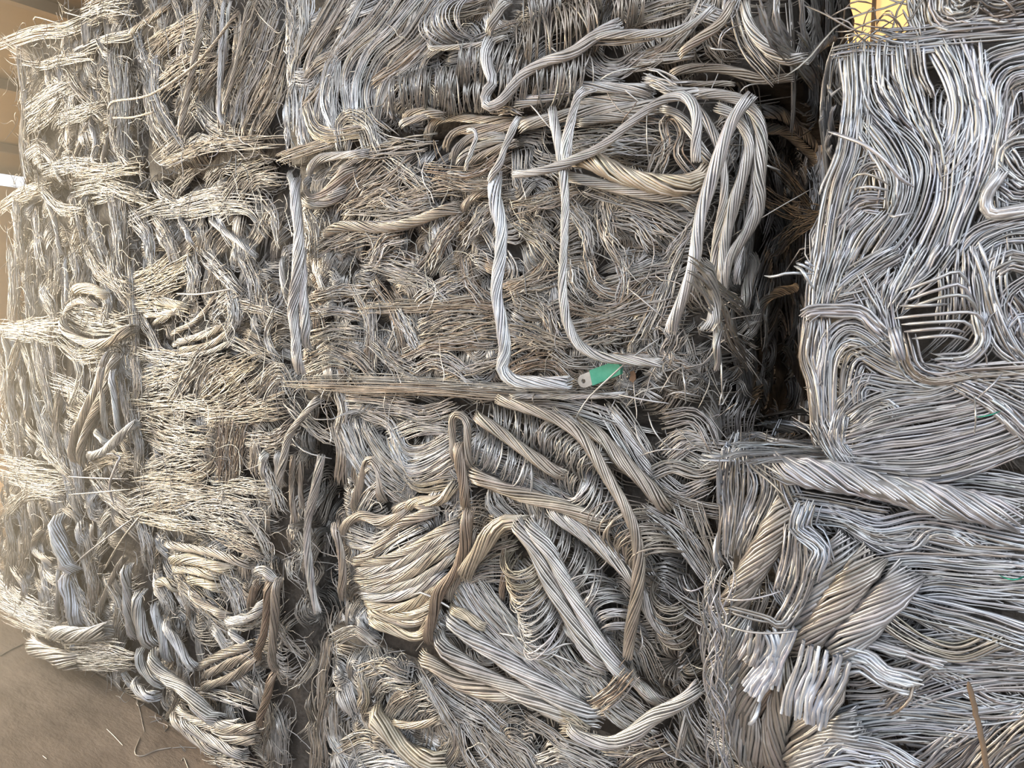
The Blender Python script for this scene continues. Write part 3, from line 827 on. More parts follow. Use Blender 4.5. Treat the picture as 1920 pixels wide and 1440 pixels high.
bale(label="silver middle-stack bale of wound wire coils and thick diagonal cables, below the tied bale", box=(-1.36, -0.42, 1.15, 2.4, 0.66, 1.275), r=.0017, keys='gsgts', sdepth=.9, cover='st', sd=1.8, hair=40, fringe=50, rag=.14, fan=.15, jit=.06,
 tufts=[dict(px=[640,745, 880,755, 860,1000, 620,1010], ang=.8, spread=1.0, L=.08, wid=.045, dens=3, keys='gst'),
        dict(px=[600,960, 720,960, 700,1220, 600,1230], ang=1.4, spread=.7, L=.09, wid=.045, dens=3, keys='gtm'),
        dict(px=[860,755, 1350,800, 1345,1440, 1150,1380, 800,1210, 860,1000], ang=-.6, spread=.8, L=.10, wid=.05, dens=2.0, keys='gsm'),
        dict(px=[1150,770, 1380,790, 1350,960, 1180,930], ang=.3, spread=1.2, L=.09, wid=.04, dens=2.0, keys='gsmd', curv=2.4),
        dict(px=[610,1140, 700,1160, 690,1260, 605,1260], ang=.8, spread=1.3, L=.04, wid=.03, dens=4, keys='sw', curv=2.5, r=.0011)],
 guides="""
@ 480 480
F 90 c=m : 480 800, 500 880, 480 960
F 110 c=g : 560 820, 700 830, 850 850
F 90 c=s : 640 890, 760 940, 810 1080
F 100 c=s : 800 1000, 920 950, 1060 960
F 100 c=w : 800 1010, 850 1100, 950 1100, 1085 1030
F 100 c=w : 790 1080, 850 1180, 960 1160, 1090 1090
F 110 c=s : 800 1170, 870 1240, 970 1220, 1095 1150
F 90 c=o : 790 1050, 830 1180, 910 1290, 1060 1270
F 130 c=g : 560 1000, 620 1150, 720 1250, 800 1310
F 120 c=s : 500 990, 560 1120, 640 1240
F 120 c=g : 640 1000, 720 1120, 800 1200
F 100 c=m : 460 1000, 490 1100, 480 1220
F 110 c=g : 840 870, 960 900, 1090 860
R 54 c=t : 540 1440, 590 1270, 640 1140, 690 1210, 700 1390
R 50 c=t : 560 1360, 620 1210, 680 1190
F 100 c=s : 600 1440, 650 1340, 700 1300
R 60 c=o : 830 1440, 900 1380, 1040 1370, 1120 1280
R 50 c=t : 760 1440, 860 1400, 1000 1420
R 46 c=t z=4 : 1110 1160, 1105 930, 1140 890, 1185 940, 1190 1100, 1200 1200
R 60 c=b z=5 : 1130 1050, 1150 1180, 1170 1300, 1175 1440
K 210 c=g z=2.5 : 1300 930, 1450 960, 1600 1010, 1760 1090, 1900 1120
K 210 c=s z=2.5 : 1230 1060, 1330 1110, 1430 1170, 1530 1230
K 230 c=g : 1690 1180, 1800 1240, 1900 1300, 1960 1400
F 130 c=s : 1260 1180, 1450 1240, 1640 1330, 1800 1400
F 110 c=w : 1280 1130, 1450 1190, 1600 1260
F 120 c=s : 1500 1240, 1620 1310, 1760 1430
R 66 c=t z=6 : 1220 900, 1280 930, 1400 1010, 1560 1130, 1720 1240
R 84 c=t z=5 : 1190 1220, 1400 1310, 1600 1370, 1780 1430, 1990 1530
@ 960 480
K 220 c=g z=2.5 : 250 1020, 350 1080, 450 1160, 540 1250
K 240 c=s z=2.5 : 330 1240, 420 1330, 500 1420
F 90 c=s : 540 900, 640 1060, 740 1220, 880 1400
R 84 c=t z=4 : 330 930, 480 1000, 620 1150, 760 1290, 880 1440
R 50 c=s : 560 860, 700 1080, 800 1260
R 66 c=t z=7 : -100 810, 60 850, 240 910, 380 1000, 480 1150, 570 1300, 660 1460, 710 1640, 705 1860, 675 2060, 650 2220, 640 2330
R 46 c=g z=5 : 220 860, 340 930, 400 1030
F 100 c=s : 80 830, 220 830, 420 870, 560 920
F 80 c=g : 600 860, 700 990, 760 1100
F 110 c=g : 900 920, 1010 900, 1080 960, 1120 1060
F 80 c=s : 920 1130, 1020 1060, 1160 1080
F 90 c=s : 880 1070, 960 1010, 1060 1030
F 100 c=g : 770 1240, 900 1180, 1050 1220, 1180 1180
F 90 c=s : 880 1280, 960 1340, 1060 1300
F 90 c=m : 860 1340, 980 1400, 1120 1430
F 80 c=g : 1020 1130, 1120 1180, 1180 1150
F 110 c=g face=t : 900 870, 1100 880, 1350 900
F 100 c=m face=t : 700 850, 900 850, 1100 860
L 8 c=s : 700 1130, 860 1080, 1000 1090
L 8 c=s : 760 880, 830 990, 900 1100
L 8 c=s : 1060 1200, 1150 1140, 1240 1120
L 8 c=s : 690 920, 760 1060, 840 1150
@ 480 960
R 58 c=t : 470 150, 520 60, 600 20, 700 50, 800 30, 860 -10
R 56 c=t : 530 290, 640 240, 740 150, 830 60, 1000 0
R 40 c=g : 500 170, 600 200, 700 190, 800 130
F 90 c=s : 560 130, 680 170, 760 130
F 110 c=w : 680 240, 780 160, 900 100
R 50 c=m z=3 : 430 60, 470 180, 490 330, 480 500
R 54 c=t : 555 285, 700 275, 850 220, 1000 130, 1130 60
R 54 c=g : 550 335, 720 320, 880 250, 1030 160, 1140 110
R 54 c=g : 590 355, 760 350, 900 300, 1050 200, 1145 150
R 54 c=t : 540 375, 700 395, 860 350, 1000 260, 1130 190
R 54 c=g : 570 420, 740 430, 900 390, 1050 300, 1130 240
R 54 c=s : 580 470, 750 480, 900 440, 1060 350
R 54 c=o : 600 515, 760 540, 900 510, 1050 400
R 54 c=o : 620 560, 780 590, 920 560, 1040 460
R 54 c=t : 620 590, 760 620, 900 620, 1010 530
R 54 c=o z=4 : 630 620, 760 660, 880 700, 950 670, 1000 560
R 64 c=b z=5 : 1190 -20, 1175 200, 1120 340, 1030 450, 990 600, 950 740
R 50 c=m z=4 : 1215 100, 1190 280, 1120 400, 1070 500
F 120 c=g : 1190 370, 1290 330, 1390 330
F 110 c=t : 1220 280, 1310 210, 1400 180
R 92 c=o z=5 : 1150 380, 1250 230, 1330 110, 1420 55, 1510 75
R 40 c=b : 1390 140, 1400 300, 1375 500
K 250 c=o z=2.5 : 1500 210, 1510 300, 1540 420
K 260 c=s z=2.5 : 1530 400, 1580 540, 1620 700
R 86 c=g z=6 : 1440 50, 1560 200, 1650 390, 1760 590, 1880 790, 1960 900
R 84 c=s z=6 : 1510 55, 1640 200, 1740 390, 1850 590, 1960 780, 2080 960
F 130 c=s : 1180 400, 1270 540, 1420 700, 1600 870, 1800 1010
F 120 c=g : 1260 420, 1380 580, 1520 760, 1660 900
F 90 c=s : 1330 480, 1440 620, 1560 760
R 100 c=s z=4 : 1060 570, 1180 680, 1350 800, 1560 950, 1760 1080, 1930 1190
R 60 c=o z=4 : 1080 550, 1180 580, 1280 660
R 96 c=g z=4 : 1000 690, 1080 790, 1250 900, 1500 1020, 1700 1130, 1840 1220
R 90 c=t z=3 : 910 820, 1000 860, 1150 960, 1300 1010, 1460 1050
F 130 c=s : 1150 480, 1280 640, 1450 790, 1640 930
L 14 c=s : 1390 560, 1450 640, 1540 740, 1700 840, 1840 960
L 14 c=s : 1370 680, 1500 690, 1660 760, 1800 850
L 14 c=s : 1600 830, 1720 740, 1780 740
L 14 c=s : 860 480, 960 440, 1060 490, 1120 560
L 14 c=o : 840 580, 920 560, 990 540
F 110 c=g : 1600 800, 1720 900, 1820 1000
F 70 c=g z=2 : 480 700, 560 660, 640 720
@ 960 960
K 220 c=g z=2.5 : 100 60, 220 160, 330 280, 430 420
K 220 c=s z=2.5 : 420 400, 500 500, 580 600, 640 720
K 300 c=t z=2.5 : 640 90, 720 150, 800 250, 860 330
K 230 c=m z=2.5 : 900 420, 900 520, 920 640
B 420 c=m : 920 850
R 74 c=g z=4 : 190 -10, 400 130, 600 290, 700 400, 780 580, 900 720, 960 780
R 56 c=s z=4 : 280 20, 480 150, 640 300
R 64 c=g z=3 : 290 640, 400 740, 560 860, 700 960, 860 1090
R 64 c=m z=3 : 640 880, 720 980, 820 1090
F 90 c=g : 390 560, 480 680, 600 820
F 110 c=g : 310 800, 370 880, 480 930
F 70 c=s : 760 0, 900 120, 1000 250, 1100 390
F 70 c=g : 950 0, 1020 180, 1110 330
F 70 c=g : 1060 20, 1110 150, 1150 290
F 60 c=s : 800 -10, 960 80, 1060 200
F 110 c=d : 980 420, 1050 560, 1060 700
F 100 c=m : 640 700, 740 760, 800 900
R 74 c=s z=8 : 300 1230, 420 1280, 570 1300, 690 1240, 800 1150, 950 1070, 1050 990
F 120 c=o z=6 a=1.3 b=.6 e=1 : 270 1180, 350 1200, 440 1240
F 160 c=g z=4 : 480 980, 600 1120, 760 1230
F 120 c=m z=3 : 500 1090, 620 1060, 720 1130
F 90 c=b z=6 : 640 930, 580 1010, 500 1070
L 10 c=s : 960 410, 1040 420, 1110 400
L 10 c=s : 720 640, 760 720, 700 800
""")
TIED = """
@ 480 480
F 90 c=b : 690 180, 760 270, 800 400, 830 560
F 80 c=t : 560 190, 620 300, 650 420, 640 520
F 70 c=g : 640 50, 780 90, 900 100, 1000 0
F 110 c=s : 640 20, 760 20, 880 60
F 80 c=s : 330 230, 480 195, 620 200
F 60 c=s : 320 330, 440 310, 560 340
F 90 c=t : 620 290, 900 280, 1100 260, 1330 250
F 70 c=b : 1050 290, 1180 260, 1330 290
F 120 c=t : 960 470, 1150 430, 1350 390
F 110 c=g : 850 560, 1000 500, 1200 480, 1380 470
F 110 c=s : 820 340, 870 420, 900 480
F 100 c=g : 960 400, 1080 350, 1250 340
F 90 c=g : 800 110, 960 150, 1050 230
F 90 c=s : 950 240, 1040 180, 1200 110
F 90 c=b : 1180 60, 1200 150, 1260 220
F 110 c=t : 1420 190, 1560 150, 1680 110
F 100 c=g : 1480 260, 1600 310, 1700 280
F 90 c=b : 1450 640, 1560 590, 1680 600, 1760 660
F 100 c=t : 1480 530, 1600 480, 1720 480
F 90 c=b : 1640 330, 1660 430, 1720 500
F 100 c=g : 330 450, 440 420, 560 430
F 80 c=t : 440 520, 560 560, 640 640
F 100 c=g : 320 600, 430 560, 540 600
F 60 c=g : 660 330, 665 480, 660 600
F 110 c=g : 700 520, 780 590, 880 640
F 110 c=s : 900 620, 1000 580, 1100 610, 1200 690
F 90 c=g : 1100 660, 1230 640, 1350 600
F 70 c=g : 280 690, 600 690, 900 710, 1300 740, 1850 775
F 46 c=t z=4 j=.15 : 200 730, 600 738, 1000 752, 1400 785, 1940 775
F 36 c=b z=4 j=.2 : 330 745, 700 760, 1100 770, 1500 790
F 40 c=g z=4.5 j=.2 : 900 720, 1200 735, 1600 760, 1950 785
@ 960 480
R 34 c=s z=4 : -20 790, 180 790, 400 790, 640 780
F 90 c=t : 20 170, 150 110, 210 10
F 70 c=b : 0 160, 90 130, 170 60
F 70 c=b : 430 50, 470 160, 580 210, 720 220
F 90 c=t : 370 220, 460 290, 600 290, 760 130
F 60 c=b : 330 290, 440 320, 560 350
F 80 c=g : 330 390, 480 370, 620 310, 860 240
F 80 c=g : 560 150, 720 100, 900 60
F 70 c=s : 780 430, 850 260, 900 110, 940 0
F 60 c=g : 700 470, 780 330, 830 200
F 80 c=t : 90 250, 190 300, 240 430
F 70 c=b : 440 400, 540 380, 640 400
F 90 c=g : 380 470, 540 440, 700 420
F 100 c=t : 10 420, 120 450, 250 500
F 70 c=g : 340 60, 350 160, 400 220
F 80 c=s : 620 60, 640 150, 620 220
F 70 c=g : 240 540, 320 600, 420 600
F 90 c=s : 640 590, 800 580, 960 600
F 110 c=g : 920 470, 880 560, 960 610
L 9 c=s : 640 170, 740 230, 830 310, 890 380
L 8 c=g : 810 60, 830 130, 950 150, 1040 230, 1080 320
L 10 c=s z=5 : 830 460, 700 560, 560 690, 440 800, 340 930
L 12 c=s : 560 770, 700 790, 880 830
L 10 c=s : 620 860, 740 760, 900 730
L 10 c=s : 860 790, 960 760, 1060 790
L 10 c=s : 960 600, 1000 720, 980 830
L 10 c=g : 1180 500, 1210 640, 1200 830
L 8 c=m : 140 760, 150 850
L 9 c=g : 1240 740, 1190 850, 1210 690
@ 480 0
R 52 c=t : 950 790, 1000 690, 1100 660, 1250 672, 1460 690
R 54 c=t : 1050 840, 1120 745, 1240 725, 1400 715, 1570 670
R 52 c=g : 1090 910, 1150 820, 1240 770, 1400 760
R 48 c=g : 1120 930, 1200 850, 1330 795, 1420 770
R 46 c=t : 1170 940, 1260 880, 1380 830, 1460 800
R 26 c=s z=5 : 1170 960, 1220 830, 1240 740, 1180 730
R 46 c=s z=4 : 280 980, 350 900, 430 880, 630 860
F 90 c=s z=3 : 470 950, 560 880, 700 840, 960 800
R 74 c=t z=3 : 250 1080, 310 1130, 400 1090, 480 1000, 540 920
R 60 c=g z=3 : 240 1110, 330 1150, 440 1110, 500 1050
F 100 c=t : 480 1110, 600 1000, 700 920
F 110 c=g : 640 1080, 760 1020, 860 920
F 110 c=t : 540 1170, 680 1110, 820 1060
F 110 c=g : 760 900, 860 980, 960 1060
F 100 c=t : 860 1100, 1000 1060, 1140 1040
F 120 c=s : 740 1110, 830 1160, 940 1140
R 60 c=t z=3 : 360 1320, 500 1270, 700 1280, 880 1250, 1040 1190, 1140 1160
F 100 c=g : 560 1220, 760 1220, 950 1180
F 90 c=g : 500 1370, 620 1330, 760 1340
F 110 c=g : 1000 1440, 1060 1330, 1140 1240
R 50 c=t : 1150 1190, 1220 1110, 1320 1070
F 120 c=s : 680 1440, 720 1360, 800 1330
F 120 c=g : 1200 1330, 1270 1240, 1330 1180
F 90 c=g : 330 1400, 430 1350, 540 1300
F 110 c=m : 300 1200, 330 1300, 320 1420
F 70 c=b z=4 : 1010 960, 1150 980, 1260 960, 1380 880
F 70 c=t z=4 : 1060 1010, 1200 1050, 1310 1040
L 6 c=b : 1020 900, 1035 780, 1060 870, 1090 960
L 6 c=s : 700 740, 800 780, 960 800
@ 960 0
F 130 c=g : 340 760, 600 730, 800 740, 1010 770
F 120 c=s : 330 850, 560 820, 780 830
R 70 c=g z=4 : 30 710, 250 660, 450 625, 700 605, 850 590
R 60 c=s z=5 : 0 590, 180 545, 390 490, 600 495, 780 505
R 60 c=g z=4 : 340 590, 500 565, 660 540, 790 530
R 54 c=g z=4 : 360 690, 520 660, 700 640, 820 610
R 56 c=s z=6 : 750 430, 850 490, 960 520, 1100 530
F 60 c=s z=7 e=1 a=1.6 : 740 420, 830 440, 930 490
L 12 c=s : 890 430, 940 480, 1040 460
R 44 c=s z=8 : 400 490, 350 600, 300 800, 310 950
R 24 c=s z=8 : 470 500, 380 560, 340 720, 320 900
R 50 c=g z=6 : 830 600, 950 660, 1050 810, 1115 920
F 70 c=m z=4 : 830 970, 880 830, 850 700, 900 650, 960 740, 930 860, 1000 960
F 90 c=m z=4 : 800 960, 830 880, 880 830
R 108 c=o z=6 p=7 : 330 880, 450 900, 560 960, 700 1010, 850 1040, 1000 1035, 1085 990, 1095 910
R 62 c=g z=5 : 260 985, 400 1010, 600 1060, 800 1100, 960 1115, 1020 1170
F 90 c=g z=3 : 430 1040, 600 1110, 780 1170, 960 1260
F 110 c=t : 60 1150, 200 1130, 330 1080
F 110 c=g : 340 1180, 420 1280, 440 1400
F 110 c=t : 520 1200, 540 1320, 600 1430
F 100 c=g : 600 1240, 700 1260, 760 1340
F 120 c=s : 700 1200, 840 1260, 960 1300
F 110 c=t : 60 1280, 160 1340, 240 1420
R 50 c=g z=5 : 1020 590, 1110 710, 1180 880, 1195 1100, 1160 1300, 1140 1440, 1135 1620
R 62 c=g z=6 : 990 520, 1150 530, 1290 570, 1380 660, 1405 820, 1390 1000, 1385 1180, 1310 1330, 1230 1440, 1190 1580, 1170 1700
R 40 c=s z=5 : 1290 620, 1350 720, 1365 900, 1350 1150, 1300 1340, 1270 1480, 1260 1600
R 60 c=g z=6 : 1140 590, 1270 670, 1335 800, 1310 950, 1260 1110, 1210 1300, 1190 1440, 1180 1600
R 34 c=g z=5 : 1220 1100, 1180 1290, 1160 1440
F 60 c=g z=5 : 1180 680, 1220 640, 1200 580
R 66 c=s z=9 : 1345 520, 1250 660, 1190 800, 1130 980, 1080 1140, 1045 1300, 1030 1440, 1000 1560, 950 1700, 900 1830, 870 1920
R 50 c=s z=8 : -10 975, 150 965, 330 905, 500 825, 650 705, 800 590, 920 540, 1000 560, 1040 660, 1035 800, 1030 960
R 52 c=s z=7 : 210 600, 250 750, 285 950, 300 1150, 290 1440, 285 1640, 320 1840, 400 1960, 520 2010, 720 2030, 900 2050
F 80 c=s z=4 : 900 1440, 960 1350, 1010 1280
L 8 c=s : 0 540, 130 600, 240 730, 330 830
L 7 c=m : 520 480, 640 640, 760 720
L 7 c=g : 770 520, 780 760, 770 960
L 8 c=s : 600 450, 640 500, 760 610
L 7 c=b : 620 700, 700 640, 720 560
L 8 c=s : 1270 570, 1340 510, 1410 475
L 7 c=g : 1230 1340, 1440 1230, 1600 1130, 1700 1060
L 12 c=s : 1375 930, 1430 940, 1510 960
R 58 c=s face=s z=3 : 1420 620, 1530 650, 1630 740, 1720 840
R 52 c=g face=s z=2 : 1410 720, 1530 740, 1640 830, 1720 910
F 90 c=s face=s : 1590 530, 1640 600, 1680 700
F 80 c=s face=s : 1700 560, 1780 620, 1820 700
F 90 c=g face=s : 1450 900, 1550 1000, 1650 1130
F 90 c=g face=s : 1420 1100, 1560 1180, 1680 1200
F 100 c=g face=s : 1480 1400, 1580 1290, 1690 1240
F 90 c=m face=s : 1500 600, 1560 560, 1640 560
R 50 c=s face=s : 1740 420, 1790 560, 1860 700
@ 960 480
R 74 c=g face=s : 1090 30, 1140 230, 1130 420
R 60 c=g face=s : 1390 0, 1330 150, 1310 310
R 52 c=g face=s : 1620 180, 1480 210, 1390 300, 1350 460
F 80 c=g face=s : 1450 180, 1420 330, 1420 460
F 90 c=m face=s : 1180 300, 1220 430, 1300 560
F 80 c=g face=s : 1050 90, 1160 190, 1300 300, 1330 360
F 70 c=g face=s : 1040 160, 1140 330, 1180 450
R 44 c=m face=s : 1560 520, 1600 640, 1680 800
R 40 c=g face=s : 1180 360, 1150 500, 1170 640
"""
bale(label="large square bale of fine tangled wire at the centre, tied with flat twisted cables", box=(-1.5, -0.385, 1.15, 2.4, 1.275, 1.885), r=.0015, keys='gtgtsb', sdepth=.9, cover='s', sd=1.9, skeys='gsgs', fringe=160, hair=150,
 tufts=[dict(px=[560,330, 930,330, 940,730, 560,730], ang=.2, spread=1.1, L=.065, wid=.034, dens=3.0, curv=2.0, keys='gtgtgsb', rnd=.6),
        dict(px=[930,350, 1300,370, 1330,740, 930,725], ang=.4, spread=1.1, L=.065, wid=.034, dens=3.0, curv=2.0, keys='gtgsm', rnd=.6),
        dict(px=[550,330, 830,275, 1060,190, 1400,185, 1330,400, 560,420], ang=.2, spread=.8, L=.10, wid=.045, dens=2.0, keys='gtsm'),
        dict(px=[1170,670, 1320,640, 1360,745, 1160,735], ang=.3, spread=1.6, L=.06, wid=.012, dens=3.5, keys='sg', curv=3.2, rnd=1.2, lift=.03),
        dict(px=[1250,620, 1380,590, 1390,740, 1250,740], ang=1.2, spread=1.6, L=.06, wid=.010, dens=2.2, keys='gm', curv=3.2, rnd=1.2, lift=.03),
        dict(px=[580,690, 1290,720, 1290,748, 580,742], ang=-.02, spread=.15, L=.14, wid=.02, dens=3, keys='gtm', rnd=.12)],
 guides=TIED + """
@ 480 0
R 62 c=s z=5 p=9 : 205 1000, 225 1150, 240 1300, 240 1440, 225 1600, 210 1750, 225 1890, 232 2110
R 54 c=s z=4 p=9 : 250 1400, 262 1540, 270 1700, 280 1840, 275 1960
R 36 c=g z=4 : 180 960, 195 1010, 215 1100
R 70 c=w z=7 p=10 : 1330 960, 1345 1130, 1380 1280, 1375 1440, 1360 1550, 1350 1640, 1385 1840, 1402 2000, 1385 2090, 1450 2140, 1600 2152, 1810 2156
R 40 c=s z=8 : 1300 1020, 1370 920, 1400 830, 1440 740, 1470 650
F 60 c=t z=4 : 1360 620, 1420 610, 1460 630
""")
bale(label="top bale of the middle stack, long pale bundles at left and sprung coils at right", box=(-1.51, -0.29, 1.13, 1.72, 1.885, 2.56), r=.0016, keys='gsgst', sdepth=.56, cover='s', sd=1.9, skeys='gsgs', hair=40, fringe=60, rag=.12, fan=.12, jit=.06,
 tufts=[dict(px=[536,-15, 860,-15, 800,220, 740,260, 538,288], ang=1.1, spread=.5, L=.10, wid=.045, dens=2.8, keys='gsw'),
        dict(px=[740,-15, 1080,-15, 1080,180, 850,220, 720,250], ang=.5, spread=1.0, L=.09, wid=.045, dens=2.0, keys='gsm'),
        dict(px=[1060,-15, 1450,-15, 1470,120, 1100,160], ang=.8, spread=1.0, L=.12, wid=.04, dens=2.0, keys='gtmm')],
 guides="""
@ 480 0
F 70 c=g j=.35 rag=.5 : 185 -20, 210 150, 205 330
F 60 c=s j=.4 rag=.5 : 190 300, 215 450, 200 620
F 66 c=g j=.35 rag=.5 : 205 560, 190 720, 200 860
F 90 c=g : 270 0, 270 160, 240 300
F 70 c=t : 430 0, 330 180, 230 330, 210 430
F 80 c=g : 500 0, 430 130, 340 260, 300 360
F 80 c=g : 300 420, 340 370, 430 320
F 90 c=g : 280 520, 260 640, 270 760
F 72 c=w : 600 0, 520 150, 470 260, 440 360
F 76 c=s : 740 0, 640 130, 530 240, 420 360, 370 560
F 76 c=w : 520 180, 440 310, 390 450, 350 660
F 76 c=s : 830 0, 700 180, 560 300, 500 450, 520 630
F 76 c=w : 900 0, 760 170, 640 280, 570 450, 560 650
F 76 c=s : 980 0, 850 200, 720 300, 650 420, 620 560, 660 680, 730 740
F 76 c=g : 1040 60, 940 220, 800 330, 720 480, 680 660
F 70 c=s : 1060 110, 970 260, 850 360, 750 450, 700 580
F 76 c=s : 460 400, 440 560, 450 700
F 90 c=w : 420 400, 390 560, 430 690
F 100 c=o : 300 620, 330 720, 420 770, 560 750
F 90 c=g : 480 790, 470 700, 540 640, 640 700, 670 800
F 60 c=o : 520 790, 540 720, 590 730, 610 800
F 70 c=t : 170 880, 300 835, 430 795, 480 760
F 60 c=t : 270 600, 320 545, 350 505
F 60 c=t : 930 410, 960 320, 1030 270
F 80 c=b : 700 440, 820 360, 900 290
K 210 c=g z=2.5 : 750 560, 860 520, 990 500, 1120 490
K 170 c=g z=2 : 1050 570, 1150 545, 1290 530
K 240 c=g z=2.5 : 1110 380, 1230 360, 1370 370, 1450 390
K 200 c=s z=2.5 : 1020 160, 1130 110, 1240 90
K 300 c=t z=2.5 : 1450 300, 1560 270, 1700 220, 1850 150
K 220 c=g z=2 : 1500 110, 1600 60, 1700 40
K 260 c=g z=2.5 : 1340 480, 1550 470, 1720 450, 1850 430
K 240 c=t z=3 : 1760 60, 1830 20, 1900 -30
R 62 c=s z=6 : 1300 200, 1290 330, 1335 480, 1280 545, 1300 600, 1400 550, 1480 440, 1620 350, 1780 300, 1880 220, 2040 120
R 60 c=g z=5 : 1410 -10, 1350 90, 1295 190
R 32 c=g z=5 : 960 230, 990 270, 1150 262, 1270 250, 1400 205
F 80 c=g : 1240 250, 1320 210, 1420 170
F 100 c=m : 1060 60, 1160 50, 1260 20
R 50 c=t z=3 : 820 690, 860 640, 950 630, 1050 650
R 46 c=g z=3 : 800 700, 900 670, 990 640
@ 960 0
R 46 c=s z=6 : 400 235, 500 200, 700 190, 900 180, 1040 120, 1140 30
F 40 c=t z=5 : 430 240, 600 235, 760 215
R 54 c=t z=5 : 1235 -10, 1180 120, 1050 220, 930 310
R 62 c=g z=6 : 1305 -10, 1330 130, 1400 240, 1490 310, 1570 338, 1660 320
F 100 c=m : 1280 90, 1330 250, 1460 400
F 110 c=t : 700 100, 820 60, 960 20
K 200 c=t z=2 : 540 90, 640 60, 740 30
F 100 c=m : 900 240, 800 330, 700 350
F 90 c=t : 960 180, 860 280, 740 330
F 90 c=g : 1060 40, 1000 140, 900 260
F 110 c=g : 430 300, 520 390, 620 390, 710 320
F 90 c=s : 400 330, 480 400, 580 410
F 70 c=s : 700 330, 800 330, 960 310
L 9 c=s : 1100 250, 1160 300, 1260 290
L 9 c=s : 1220 150, 1180 270, 1150 295
L 9 c=s : 1290 130, 1200 220, 1170 290
L 9 c=s : 480 470, 600 430, 715 385
L 8 c=s : 180 230, 280 310, 330 370
R 54 c=m z=1 : 880 415, 1000 385, 1150 385, 1300 415, 1420 450, 1580 430
R 34 c=m z=1 : 860 460, 1050 470, 1250 470
F 90 c=s : 1080 60, 1200 100, 1240 0
F 80 c=s face=s : 1400 60, 1430 180, 1480 240
F 90 c=s face=s : 1480 0, 1480 120, 1540 220
F 80 c=s face=s : 1620 0, 1640 200, 1700 350
F 80 c=g face=s : 1690 0, 1720 200, 1790 400
F 70 c=s face=s : 1640 260, 1720 400, 1780 520
F 70 c=s face=s : 1790 20, 1820 250, 1850 480
R 50 c=s face=s : 1840 200, 1720 270, 1650 360
F 80 c=g face=s : 1500 250, 1600 340, 1660 420
""")
